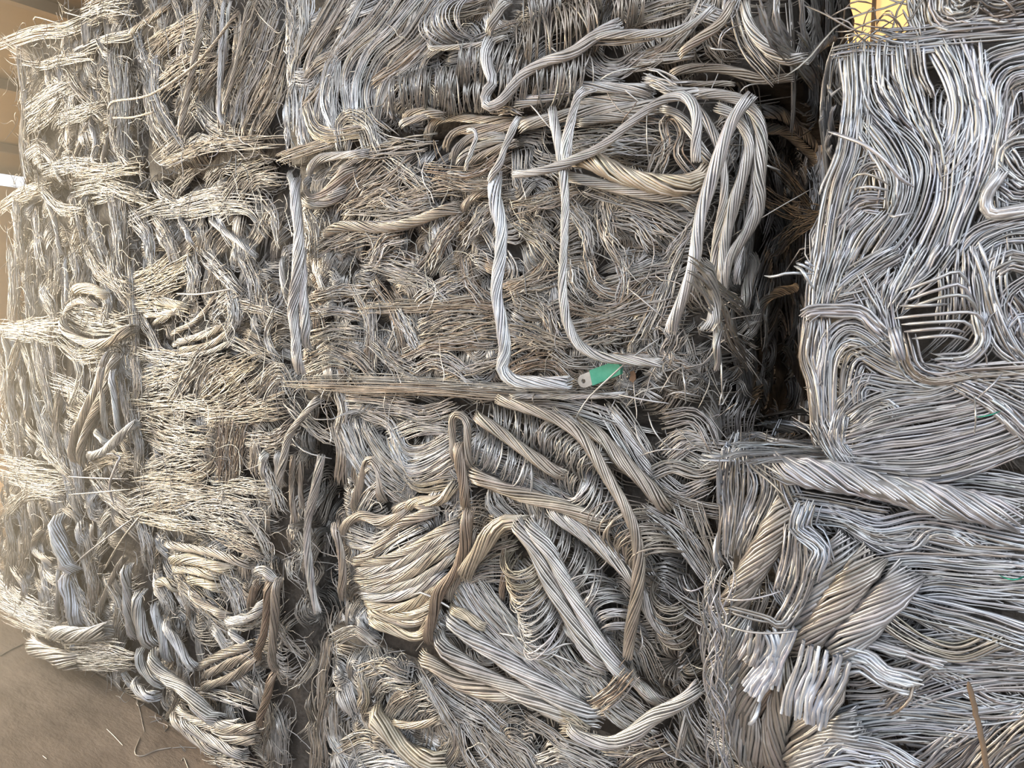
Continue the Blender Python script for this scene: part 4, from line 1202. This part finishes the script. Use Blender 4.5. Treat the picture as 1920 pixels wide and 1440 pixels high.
# ---- near right stack
bale(label="near right bale of thick twisted cables, lowest on the right with cut pale wire combs", box=(-0.305, 0.65, 1.0, 1.9, 0.55, 1.283), r=.0019, keys='gsgtw', rough=.30, cover='tl', fringe=14, hair=12, rag=.07, fan=.10, jit=.05, tone=(.86, .88, .92), sd=1.4,
 tufts=[dict(px=[1345,870, 1470,900, 1440,1020, 1345,1110], ang=1.5, spread=.25, L=.15, wid=.05, dens=2.8, keys='gsm', r=.0019),
        dict(px=[1350,1080, 1640,1080, 1600,1460, 1345,1460], ang=1.2, spread=.3, L=.14, wid=.06, dens=2.0, keys='gtm'),
        dict(px=[1440,930, 1960,980, 1960,1180, 1600,1180, 1420,1050], ang=0, spread=.5, L=.13, wid=.05, dens=2.0, keys='gws'),
        dict(px=[1560,1150, 1980,1150, 1980,1480, 1500,1480], ang=.2, spread=.5, L=.16, wid=.05, dens=2.0, keys='gstd'),
        dict(px=[1340,1080, 1370,1080, 1385,1460, 1335,1460], ang=1.5, spread=.8, L=.07, wid=.015, dens=5, keys='sg', r=.0012, curv=3, rnd=.8, lift=.03)],
 guides="""
@ 1280 480
F 110 c=m : 270 1150, 250 1300, 265 1440, 250 1620
F 110 c=g : 330 1150, 330 1300, 310 1440, 280 1640
F 110 c=g : 400 1170, 440 1280, 390 1440, 330 1600
F 100 c=g : 490 1200, 500 1330, 450 1460, 380 1620
F 90 c=s : 560 1290, 520 1420, 460 1560
F 90 c=s face=t r=.8 : 330 1020, 420 1010, 560 1050, 740 1060
F 90 c=g face=t r=.8 : 340 1070, 500 1070, 740 1090
F 90 c=g face=t r=.8 : 300 1125, 500 1110, 780 1110
F 90 c=m face=t r=.8 : 420 1160, 600 1140, 800 1140
R 170 c=s z=5 p=5 n=28 : 500 1195, 800 1235, 1200 1320, 1500 1385, 1960 1480
F 70 c=w : 430 1190, 520 1220, 600 1280, 640 1360
F 70 c=t z=4 : 540 1220, 570 1330, 620 1440
F 90 c=s : 1500 1245, 1700 1240, 1940 1280
F 80 c=g : 1480 1280, 1680 1290, 1940 1340
F 90 c=s : 650 1360, 850 1390, 1100 1440
@ 1280 960
F 140 c=w : 660 -10, 900 20, 1100 90, 1350 50, 1600 80, 1940 150
F 120 c=s : 850 0, 1000 90, 1150 190, 1300 190, 1380 110, 1500 100, 1640 180
F 110 c=s : 950 70, 1100 150, 1300 150, 1560 200, 1940 240
R 170 c=t z=3 p=6 n=22 : 630 -80, 480 180, 350 400, 230 590
F 100 c=w z=7 : 660 20, 640 90, 720 150, 790 220, 750 320
F 80 c=w z=6 : 720 0, 700 80, 770 150, 800 240
F 110 c=g z=5 : 690 170, 690 350, 630 510, 560 630
F 90 c=g z=5 : 620 130, 600 280, 560 400
F 50 c=s z=7 n=4 : 620 560, 560 640, 480 600, 320 560
L 13 c=g z=7 : 230 610, 400 625, 560 640, 660 650
L 12 c=g z=7 : 220 480, 400 460, 560 440
R 160 c=g z=3 p=6 n=20 : 940 150, 760 460, 640 650, 560 790
R 165 c=t z=4 p=6 n=20 : 1080 240, 860 520, 720 700, 640 830
R 175 c=g z=4 p=6 n=22 : 1290 330, 1090 550, 950 710, 860 850
R 120 c=t z=3 p=6 n=18 : 1180 470, 1110 560, 1000 690, 930 800
F 110 c=s z=3 : 560 450, 620 560, 600 680
R 140 c=g z=3 p=6 n=20 : 310 560, 300 800, 270 1050, 330 1300, 400 1460
R 150 c=t z=3 p=6 n=20 : 410 700, 390 880, 350 1100, 400 1280, 450 1460
R 150 c=t z=3 p=-6 n=20 : 640 830, 580 1000, 520 1200, 500 1460
R 170 c=t z=3 p=6 n=22 : 860 830, 800 1050, 700 1250, 600 1460
R 120 c=b z=2 p=6 n=18 : 560 780, 500 980, 470 1200
F 70 c=w z=6 n=7 s=5 e=1 r=1.4 : 480 660, 520 770, 450 870, 350 1000
F 90 c=w z=6 n=7 s=5 e=1 r=1.4 : 520 790, 500 900, 440 980, 410 1050
F 110 c=g z=6 n=7 s=5 r=1.35 e=1 : 420 660, 400 760, 360 850
F 250 c=w z=7 n=14 s=5 e=1 h=.12 j=.02 r=1.45 : 800 760, 770 900, 710 1040, 690 1180
L 24 c=w z=5 : 440 1060, 430 1120, 375 1190
F 60 c=w z=6 n=5 s=5 r=1.35 e=1 : 620 650, 580 760, 540 850, 520 1000
F 130 c=s : 1030 430, 1150 330, 1320 300, 1540 320, 1940 350
F 110 c=s : 1080 290, 1300 260, 1500 270, 1840 280
F 110 c=g : 1290 390, 1480 370, 1700 400, 1940 400
F 60 c=w n=5 : 1020 440, 1070 390, 1160 400
F 120 c=s : 1280 460, 1450 440, 1650 470, 1940 500
F 150 c=w z=3 : 1190 500, 1400 560, 1650 620, 1940 720
F 120 c=o z=3 : 1130 590, 1250 680, 1400 760, 1560 790, 1760 720
F 110 c=s : 1100 700, 1300 720, 1500 700, 1780 700
F 130 c=g : 1110 730, 1250 780, 1400 760
F 110 c=g : 1330 560, 1480 650, 1650 700
F 70 c=w z=5 n=5 s=5 r=1.35 : 950 790, 1050 820, 1150 900, 1290 940
F 60 c=s z=5 n=4 s=5 r=1.35 : 930 870, 1000 860, 1100 940, 1230 985
F 60 c=s z=4 n=4 s=5 r=1.35 : 1000 740, 1150 770, 1420 850
F 130 c=g : 930 1010, 1150 1000, 1330 890, 1500 820, 1940 840
F 120 c=g : 1000 940, 1200 880, 1400 810, 1600 760
F 110 c=s : 1460 830, 1650 840, 1940 790
F 110 c=s : 1400 870, 1650 880, 1940 890
F 130 c=s : 1130 1140, 1300 1060, 1500 990, 1700 950, 1940 940
F 110 c=t : 1180 1080, 1240 1010, 1300 930
F 110 c=g : 1290 1030, 1450 1070, 1650 1110, 1860 1110
F 110 c=s : 1400 890, 1560 960, 1740 1060, 1920 1100
F 120 c=w : 870 1175, 1050 1120, 1300 1120, 1600 1150, 1870 1120
F 140 c=s : 820 1240, 1000 1200, 1300 1170, 1660 1200
F 130 c=g : 1080 1240, 1300 1230, 1500 1250
F 120 c=s : 1330 1440, 1480 1320, 1640 1210
F 110 c=d : 1460 1440, 1560 1360, 1680 1230
F 130 c=t : 1640 1420, 1790 1270, 1940 1150
F 130 c=g : 1750 1440, 1850 1340, 1960 1290
R 150 c=g z=4 p=6 n=20 : 640 1500, 760 1340, 870 1250, 1010 1200
F 110 c=w z=5 : 820 1340, 870 1290, 1010 1310, 1160 1340, 1290 1420
F 110 c=w z=5 : 780 1420, 900 1390, 1050 1400
K 160 c=s z=2 : 980 1450, 1100 1400, 1200 1420
F 120 c=s z=5 r=.7 j=.5 : 210 360, 190 600, 180 850, 200 1100, 230 1440
F 90 c=s z=6 r=.6 j=.7 : 170 500, 190 700, 170 900, 210 1150
L 9 c=G z=5 : 1780 350, 1850 345, 1930 352
L 12 c=s : 70 650, 120 670, 190 690
L 10 c=s : 240 930, 300 960, 250 1010
L 16 c=b : 1280 920, 1300 990, 1220 1080, 1150 1140
""")
bale(label="near right bale of shiny wavy wires flowing down its tall face", box=(-0.185, 0.7, 1.0, 1.9, 1.283, 1.845), r=.0019, keys='gsgsw', rough=.30, cover='l', fringe=14, hair=14, rag=.07, fan=.10, jit=.05, tone=(.86, .88, .92), sd=1.4,
 tufts=[dict(px=[1590,90, 1960,80, 1960,600, 1530,600, 1540,380], ang=1.45, spread=.45, L=.12, wid=.05, dens=2.0, keys='gsd'),
        dict(px=[1520,590, 1960,590, 1960,880, 1760,895, 1545,870], ang=.1, spread=.5, L=.13, wid=.05, dens=2.0, keys='gsm'),
        dict(px=[1730,160, 1800,160, 1790,280, 1725,270], ang=.9, spread=.8, L=.04, wid=.03, dens=4, keys='dgm')],
 guides="""
@ 1280 0
F 100 c=s : 1140 215, 1350 190, 1600 155, 1940 135
F 70 c=g : 1290 245, 1500 232, 1700 215, 1940 185
F 70 c=g : 900 290, 1010 275, 1200 285, 1430 270
F 70 c=w : 1130 205, 1230 240, 1400 215
F 120 c=s : 950 340, 965 550, 950 750, 900 930, 850 1050
F 110 c=s : 1040 270, 1040 420, 1070 580, 1160 680, 1290 780, 1380 930, 1340 1150, 1260 1310, 1150 1450
F 90 c=g : 1000 300, 1010 460, 1010 620, 1040 720
F 110 c=s : 1130 280, 1120 380, 1130 500, 1200 620
F 110 c=d : 1120 460, 1180 530, 1230 620, 1280 690
F 110 c=s : 1230 280, 1250 420, 1290 560, 1330 680, 1390 790
F 90 c=t : 1310 280, 1320 420, 1350 500
F 100 c=g : 1380 700, 1420 830, 1440 960
F 110 c=s : 1450 280, 1530 430, 1570 600, 1540 780, 1510 950, 1490 1150, 1430 1310, 1370 1450
F 110 c=s : 1550 280, 1600 420, 1630 580, 1640 720, 1600 880, 1570 1050, 1520 1230, 1460 1450
F 100 c=g : 1490 290, 1570 440, 1600 560
F 120 c=w : 1640 290, 1650 430, 1680 570, 1700 720, 1680 880, 1640 1050, 1560 1250, 1500 1450
F 90 c=s : 1940 260, 1770 300, 1690 350, 1680 450, 1720 580
F 90 c=w : 1940 340, 1820 370, 1750 450, 1740 580, 1760 700, 1740 850, 1680 1020
F 90 c=s : 1940 400, 1850 420, 1800 500, 1800 640, 1770 800
F 80 c=g : 1940 470, 1860 500, 1820 600, 1800 740, 1760 920, 1700 1060
F 80 c=d : 1900 520, 1920 620, 1900 720
F 100 c=g : 1830 760, 1880 700, 1940 680
F 70 c=w : 1940 790, 1860 800, 1800 850, 1790 960, 1800 1140
F 60 c=s z=3 n=6 s=5 r=1.35 : 1770 1000, 1710 1090, 1705 1170, 1760 1205, 1940 1180
F 110 c=g : 1820 900, 1880 980, 1940 1010
F 110 c=g : 1820 1060, 1880 1100, 1940 1090
F 120 c=s : 1940 1240, 1800 1270, 1660 1330, 1560 1450
F 110 c=w : 1940 1310, 1800 1330, 1680 1400, 1640 1470
F 120 c=t : 960 700, 930 880, 870 1050, 830 1240, 800 1450
F 110 c=g : 1010 680, 1000 860, 930 1050, 880 1250, 850 1450
F 120 c=s : 1080 680, 1190 830, 1260 1030, 1200 1230, 1080 1420
F 110 c=g : 1030 760, 1120 900, 1170 1020, 1160 1120
F 110 c=g : 950 1050, 1020 930, 1130 920, 1190 1000
F 120 c=s : 910 1240, 1000 1140, 1080 1140
F 100 c=g : 960 1440, 1020 1330, 1110 1230
F 90 c=s : 880 1440, 930 1300, 1000 1230
L 22 c=s : 820 740, 920 780, 1050 840, 1160 930, 1230 1010, 1300 1050
L 14 c=t z=4 : 920 1040, 1000 990, 1080 1000, 1160 1040
L 16 c=s z=4 : 960 1065, 1060 1065, 1160 1072
L 16 c=s : 1160 1200, 1200 1230, 1300 1200
@ 1280 480
F 110 c=t : 780 0, 750 160, 740 300, 720 420
F 90 c=s : 860 0, 830 100, 790 240, 760 330
F 90 c=g : 930 0, 880 110, 840 240
F 110 c=g : 1130 110, 1040 190, 870 230
F 120 c=g : 1160 0, 1060 60, 960 130, 900 180
F 120 c=g : 1000 160, 1050 250, 1080 330
F 90 c=g : 1120 200, 1100 320, 1130 460
F 90 c=s : 1190 120, 1150 260, 1170 400, 1210 520
F 110 c=s : 1340 0, 1260 140, 1190 260
F 110 c=s : 1470 0, 1400 100, 1300 180
F 70 c=g z=3 n=5 s=5 r=1.35 : 690 330, 720 310, 850 310, 1000 320, 1080 400
F 100 c=t : 720 400, 700 560, 740 700, 760 850, 780 1010
F 90 c=s : 780 390, 790 540, 770 680, 790 800
F 110 c=s : 800 950, 800 700, 830 480, 930 390, 1040 420, 1150 510, 1290 630, 1420 700
F 100 c=o : 850 900, 860 660, 900 530, 970 500, 1080 570, 1250 650, 1500 700, 1700 700
F 90 c=g : 930 820, 940 680, 970 590, 1030 570, 1130 630, 1280 690
F 100 c=g : 830 980, 890 850, 980 760, 1010 690
F 100 c=s : 980 800, 980 740, 1040 700, 1180 730, 1400 750
F 110 c=g : 960 900, 1050 840, 1200 790, 1400 780, 1580 720
F 110 c=s : 960 960, 1100 890, 1300 850, 1550 810, 1650 770
F 110 c=g : 960 1020, 1150 960, 1400 910, 1680 850
F 110 c=s : 940 1070, 1150 1030, 1420 990, 1700 920, 1800 870
F 110 c=s : 920 1120, 1150 1100, 1450 1060, 1760 970, 1900 900
F 110 c=g : 850 1140, 1100 1160, 1400 1150, 1720 1060, 1940 980
F 110 c=s : 860 1170, 1150 1210, 1420 1210, 1700 1130, 1940 1040
F 90 c=m : 1000 1190, 1250 1235, 1450 1235, 1650 1180, 1860 1090
F 110 c=g r=.7 : 800 980, 850 1080, 900 1160
F 100 c=s r=.7 : 880 930, 860 1040, 920 1130
F 90 c=g : 1000 910, 1060 860, 1140 840, 1180 880
L 20 c=s z=4 : 1230 205, 1430 135, 1550 90, 1615 170
L 20 c=s z=4 : 1260 250, 1450 190, 1570 165, 1640 270
L 20 c=g z=4 : 1250 300, 1480 230, 1600 230, 1660 310
L 20 c=s z=4 : 1190 350, 1400 330, 1640 320, 1700 400
L 20 c=s z=4 : 1230 385, 1450 370, 1600 372, 1640 440
L 20 c=g z=4 : 1250 425, 1480 405, 1590 430
L 20 c=s z=4 : 1290 465, 1500 445, 1610 475
L 20 c=g z=4 : 1220 280, 1340 280, 1500 270
F 110 c=g : 1500 130, 1500 260, 1490 330
F 110 c=s : 1600 20, 1600 140, 1620 260
F 100 c=s : 1640 0, 1690 150, 1720 330, 1790 500, 1910 580
F 110 c=s : 1780 0, 1750 150, 1790 330, 1880 520, 1960 600
F 90 c=g : 1940 150, 1850 210, 1820 300, 1850 420
F 90 c=w : 1940 330, 1880 340, 1850 390
F 120 c=g : 1940 40, 1850 20, 1780 60
F 110 c=d : 1880 250, 1930 330, 1950 420
F 120 c=t : 1260 500, 1300 630, 1420 690, 1650 660, 1940 640
F 100 c=g : 1420 620, 1600 660, 1940 710
F 90 c=s : 1480 600, 1600 590, 1700 490, 1680 350
F 110 c=s : 1600 740, 1740 820, 1900 970
F 110 c=g : 1560 690, 1760 760, 1940 850
R 66 c=s z=4 : 1190 400, 1200 480, 1215 590
F 80 c=g : 1750 850, 1850 920, 1940 1010
L 8 c=G z=4 : 1650 905, 1720 885, 1790 870
L 9 c=g : 1640 780, 1650 900, 1640 1010
L 11 c=s z=5 : 1660 800, 1740 720, 1800 660
L 16 c=w z=4 : 455 110, 520 118, 600 100, 660 98, 730 100
L 18 c=w z=4 : 620 55, 680 80, 710 130, 735 190
L 16 c=w z=4 : 640 40, 700 60, 740 90
L 16 c=w z=4 : 700 30, 740 60
L 9 c=t z=2 : 680 740, 735 740, 745 850
@ 1280 0
L 10 c=m z=1 : 700 40, 780 90, 880 150, 960 190, 1060 200
L 9 c=m z=1 : 800 60, 850 130, 940 150, 1010 230
L 9 c=b z=1 : 910 160, 930 80, 1000 40, 1080 30
L 8 c=b z=1 : 1000 190, 1050 90, 1080 60, 1090 140
L 10 c=m z=1 : 860 180, 960 200, 1060 160, 1120 130, 1190 140
L 12 c=b z=1 : 1090 140, 1140 110, 1200 130, 1240 170
L 9 c=m z=1 : 870 220, 960 240, 1040 220, 1120 240
L 9 c=b z=1 : 960 130, 1020 170, 1090 180, 1160 160
L 8 c=b z=1 : 1130 60, 1180 90, 1210 150
L 9 c=m z=1 : 820 110, 900 100, 960 70, 1010 80
L 10 c=m z=1 : 880 260, 940 220, 1000 230, 1060 260
""")
bale(label="uppermost right bale, only its looped lower wires seen at the frame's top edge", box=(-0.1, 0.72, 1.0, 1.9, 1.855, 2.4), r=.0019, keys='gsm', rough=.30, cover='l', fringe=40,
 tufts=[dict(px=[1710,-30, 1960,-30, 1960,45, 1705,55], ang=.4, spread=.9, L=.10, wid=.04, dens=2.6, keys='gmd')],
 guides="""
@ 1280 0
F 70 c=s : 1270 -40, 1290 60, 1330 170
F 60 c=g : 1350 -40, 1350 60, 1370 140
F 110 c=g : 1440 -20, 1460 90, 1560 120, 1650 70, 1660 -20
F 60 c=s : 1420 -10, 1420 110, 1530 130, 1640 120
F 90 c=g : 1500 0, 1540 60, 1600 40
F 100 c=d : 1700 20, 1800 50, 1940 20
F 90 c=d : 1700 90, 1820 100, 1940 70
L 14 c=m : 1760 -20, 1800 40, 1880 100
""")
for i, sp in enumerate(BALES):
    make_bale(sp, 100 + i)

# ------------------------------------------------------------------ small things lying on the bales and the floor
def thing(o, label, cat, group=None):
    o["label"] = label; o["category"] = cat
    if group: o["group"] = group
    return o
rng = np.random.default_rng(7)
PAL.update({'twig': (0.20, 0.13, 0.085)})

def slab(name, outline, thick, origin, U, V, N, mat, parent=None, hole=None):
    """a flat cut piece with real thickness: outline in metres on U,V"""
    out = np.array(outline, float); n = len(out)
    vs = []
    for d in (0.0, thick):
        for p in out: vs.append(origin + U * p[0] + V * p[1] + N * d)
    F = [tuple(range(n, 2 * n)), tuple(range(n - 1, -1, -1))] + [(i, (i + 1) % n, n + (i + 1) % n, n + i) for i in range(n)]
    if hole is not None:
        c, hr, m = np.array(hole[0]), hole[1], n
        a = np.array([math.atan2(*(p - c)[::-1]) for p in out])
        for d in (0.0, thick):
            for q in a: vs.append(origin + U * (c[0] + hr * math.cos(q)) + V * (c[1] + hr * math.sin(q)) + N * d)
        F = [(i, (i + 1) % n, n + (i + 1) % n, n + i) for i in range(n)]
        F += [(n + i, n + (i + 1) % n, 3 * n + (i + 1) % n, 3 * n + i) for i in range(n)]
        F += [(2 * n + i, 2 * n + (i + 1) % n, (i + 1) % n, i) for i in range(n)]
        F += [(3 * n + i, 3 * n + (i + 1) % n, 2 * n + (i + 1) % n, 2 * n + i) for i in range(n)]
    return mesh_obj(name, vs, F, mat, parent)

M_GREEN = plain("faded_green_plastic", (0.04, 0.30, 0.20), (0.10, 0.42, 0.30), 60, 0.55, 0.1, 0.001)
M_LUG = plain("grey_lug_metal", (0.42, 0.41, 0.39), (0.58, 0.57, 0.55), 80, 0.5, 0.1, 0.001, metallic=0.4)
M_LEAF = plain("dry_leaf", (0.13, 0.075, 0.045), (0.22, 0.14, 0.09), 90, 0.8, 0.3, 0.001)
M_TWIG = plain("dry_stick", (0.13, 0.09, 0.06), (0.22, 0.16, 0.11), 60, 0.85, 0.3, 0.001, (1, 1, .2))
M_FLAKE = plain("white_flake", (0.75, 0.78, 0.82), (0.85, 0.88, 0.92), 50, 0.7, 0.1, 0.001)

fc = Face(1, 1.15, -1)
a = fc.hit(np.array(1086.), np.array(718.), .055); b = fc.hit(np.array(1166.), np.array(688.), .055)
U = unit(b - a); N = np.array([0, -1.0, 0]); V = np.cross(N, U); V = -V if V[2] < 0 else V
ln = float(np.linalg.norm(b - a))
lug = bpy.data.objects.new("cable_lug", None); COL.objects.link(lug); lug.location = a
thing(lug, "small cable lug with a green plastic sleeve on the tied central bale", "cable lug")
hw = 0.0125
arc = [(hw + hw * math.cos(t), hw * math.sin(t)) for t in np.linspace(PI2, 3 * PI2, 9)]
slab("palm", arc + [(ln * .36, -hw), (ln * .36, hw)], .004, a, U, V, N, M_LUG, lug, hole=((hw * .95, 0), .0045))
sl = [(ln * .30, -hw * 1.1), (ln * .95, -hw * .95), (ln * 1.0, 0), (ln * .97, hw * .8), (ln * .86, hw * 1.1), (ln * .34, hw * 1.15)]
slab("sleeve", sl, .010, a - N * .004, U, V, N, M_GREEN, lug)["label"] = "faded green plastic sleeve"

c = fc.hit(np.array(1187.), np.array(706.), .05)
X = np.array([1.0, 0, 0]); Z = np.array([0, 0, 1.0])
leaf = slab("dry_leaf", [(-.007, -.006), (0, -.011), (.006, -.004), (.005, .006), (.001, .011), (-.006, .008), (-.004, .002)], .0015, c, X, Z, N, M_LEAF)
thing(leaf, "dry brown leaf scrap right of the green cable lug", "leaf")
fd = Face(1, 1.0, -1)
c = fd.hit(np.array(1519.), np.array(710.), .02)
thing(slab("paper_flake", [(-.006, .008), (.001, .012), (.003, .002), (.010, -.004), (.004, -.008), (-.005, -.005)], .0012, c, X, Z, N, M_FLAKE),
      "white flake stuck to the left edge of the wavy near right bale", "flake")
def stick(name, pts, face, lift, w, mat_key, label, cat, group=None, mat=None):
    q = catmull([(x, y) for x, y in pts], 18); G = face.hit(q[:, 0], q[:, 1], lift)
    W = Wires(); G = G + rng.normal(0, w * .08, G.shape) * (1 if w > .003 else 0)
    W.add(G, w / 2 * 1.0, tint(rng, mat_key, 1, .02), 6); o = W.build(name, mat or WIRE)
    return thing(o, label, cat, group)
stick("wooden_stick", [(1816, 1278), (1826, 1320), (1840, 1378), (1852, 1450)], fd, .075, .006, 'twig', "thin brown stick leaning on the twisted cables at lower right", "stick", mat=M_TWIG)

# cut wires lying on the floor
def floor_wire(pts, label, w=.0035, key='t'):
    fl = Face(2, 0.0, 1)
    q = [(x / 3, 960 + y / 3) for x, y in pts]; q = catmull(q, 16); G = fl.hit(q[:, 0], q[:, 1], w * .5)
    W = Wires(); W.add(G, w / 2, tint(rng, key, 1, .05), 5, .6)
    thing(W.build("wire_scrap", WIRE), label, "wire scrap", "cut wires on the floor")
floor_wire([(690, 1000), (755, 1025), (785, 1110), (800, 1180), (812, 1235)], "thin wire scrap hooking down from the bale onto the bare floor", key='m')
floor_wire([(600, 1220), (640, 1258), (690, 1312)], "short straight wire scrap lying alone on the floor")
floor_wire([(788, 1268), (758, 1355), (800, 1372), (880, 1340), (962, 1325)], "bent hook-shaped wire scrap on the floor, largest of them", .0045, 'o')
floor_wire([(968, 1327), (1030, 1322), (1105, 1327)], "straight wire scrap on the floor just under the gold cables")
floor_wire([(890, 1180), (945, 1205), (925, 1236)], "tiny curled wire scrap on the floor near the bale", key='m')
floor_wire([(1020, 1400), (1035, 1385), (1060, 1445)], "curled wire scrap at the bottom edge of the frame")
floor_wire([(0, 810), (60, 775), (130, 742)], "wire scrap reaching from the far left bale across the floor", .006, 'o')
floor_wire([(240, 1370), (265, 1390)], "smallest straight wire scrap, alone on the open floor", key='o')

# ------------------------------------------------------------------ added haze volume imitating lens glare at the left end
m_hz = bpy.data.materials.new("glare_veil"); m_hz.use_nodes = True
nt = m_hz.node_tree; nt.nodes.remove(nt.nodes["Principled BSDF"])
vsn = nt.nodes.new("ShaderNodeVolumeScatter"); vsn.inputs["Color"].default_value = (1.0, 0.84, 0.62, 1)
vsn.inputs["Density"].default_value = 0.33; vsn.inputs["Anisotropy"].default_value = 0.65
nt.links.new(vsn.outputs[0], nt.nodes["Material Output"].inputs["Volume"])
hz = mesh_obj("glare_haze", box_verts(-8.9, -1.9, -0.5, 1.10, 0.02, 3.04), BOX_F, m_hz)
hz["kind"] = "stuff"; hz["label"] = "added warm haze imitating lens glare over the far left bales"; hz["category"] = "haze"
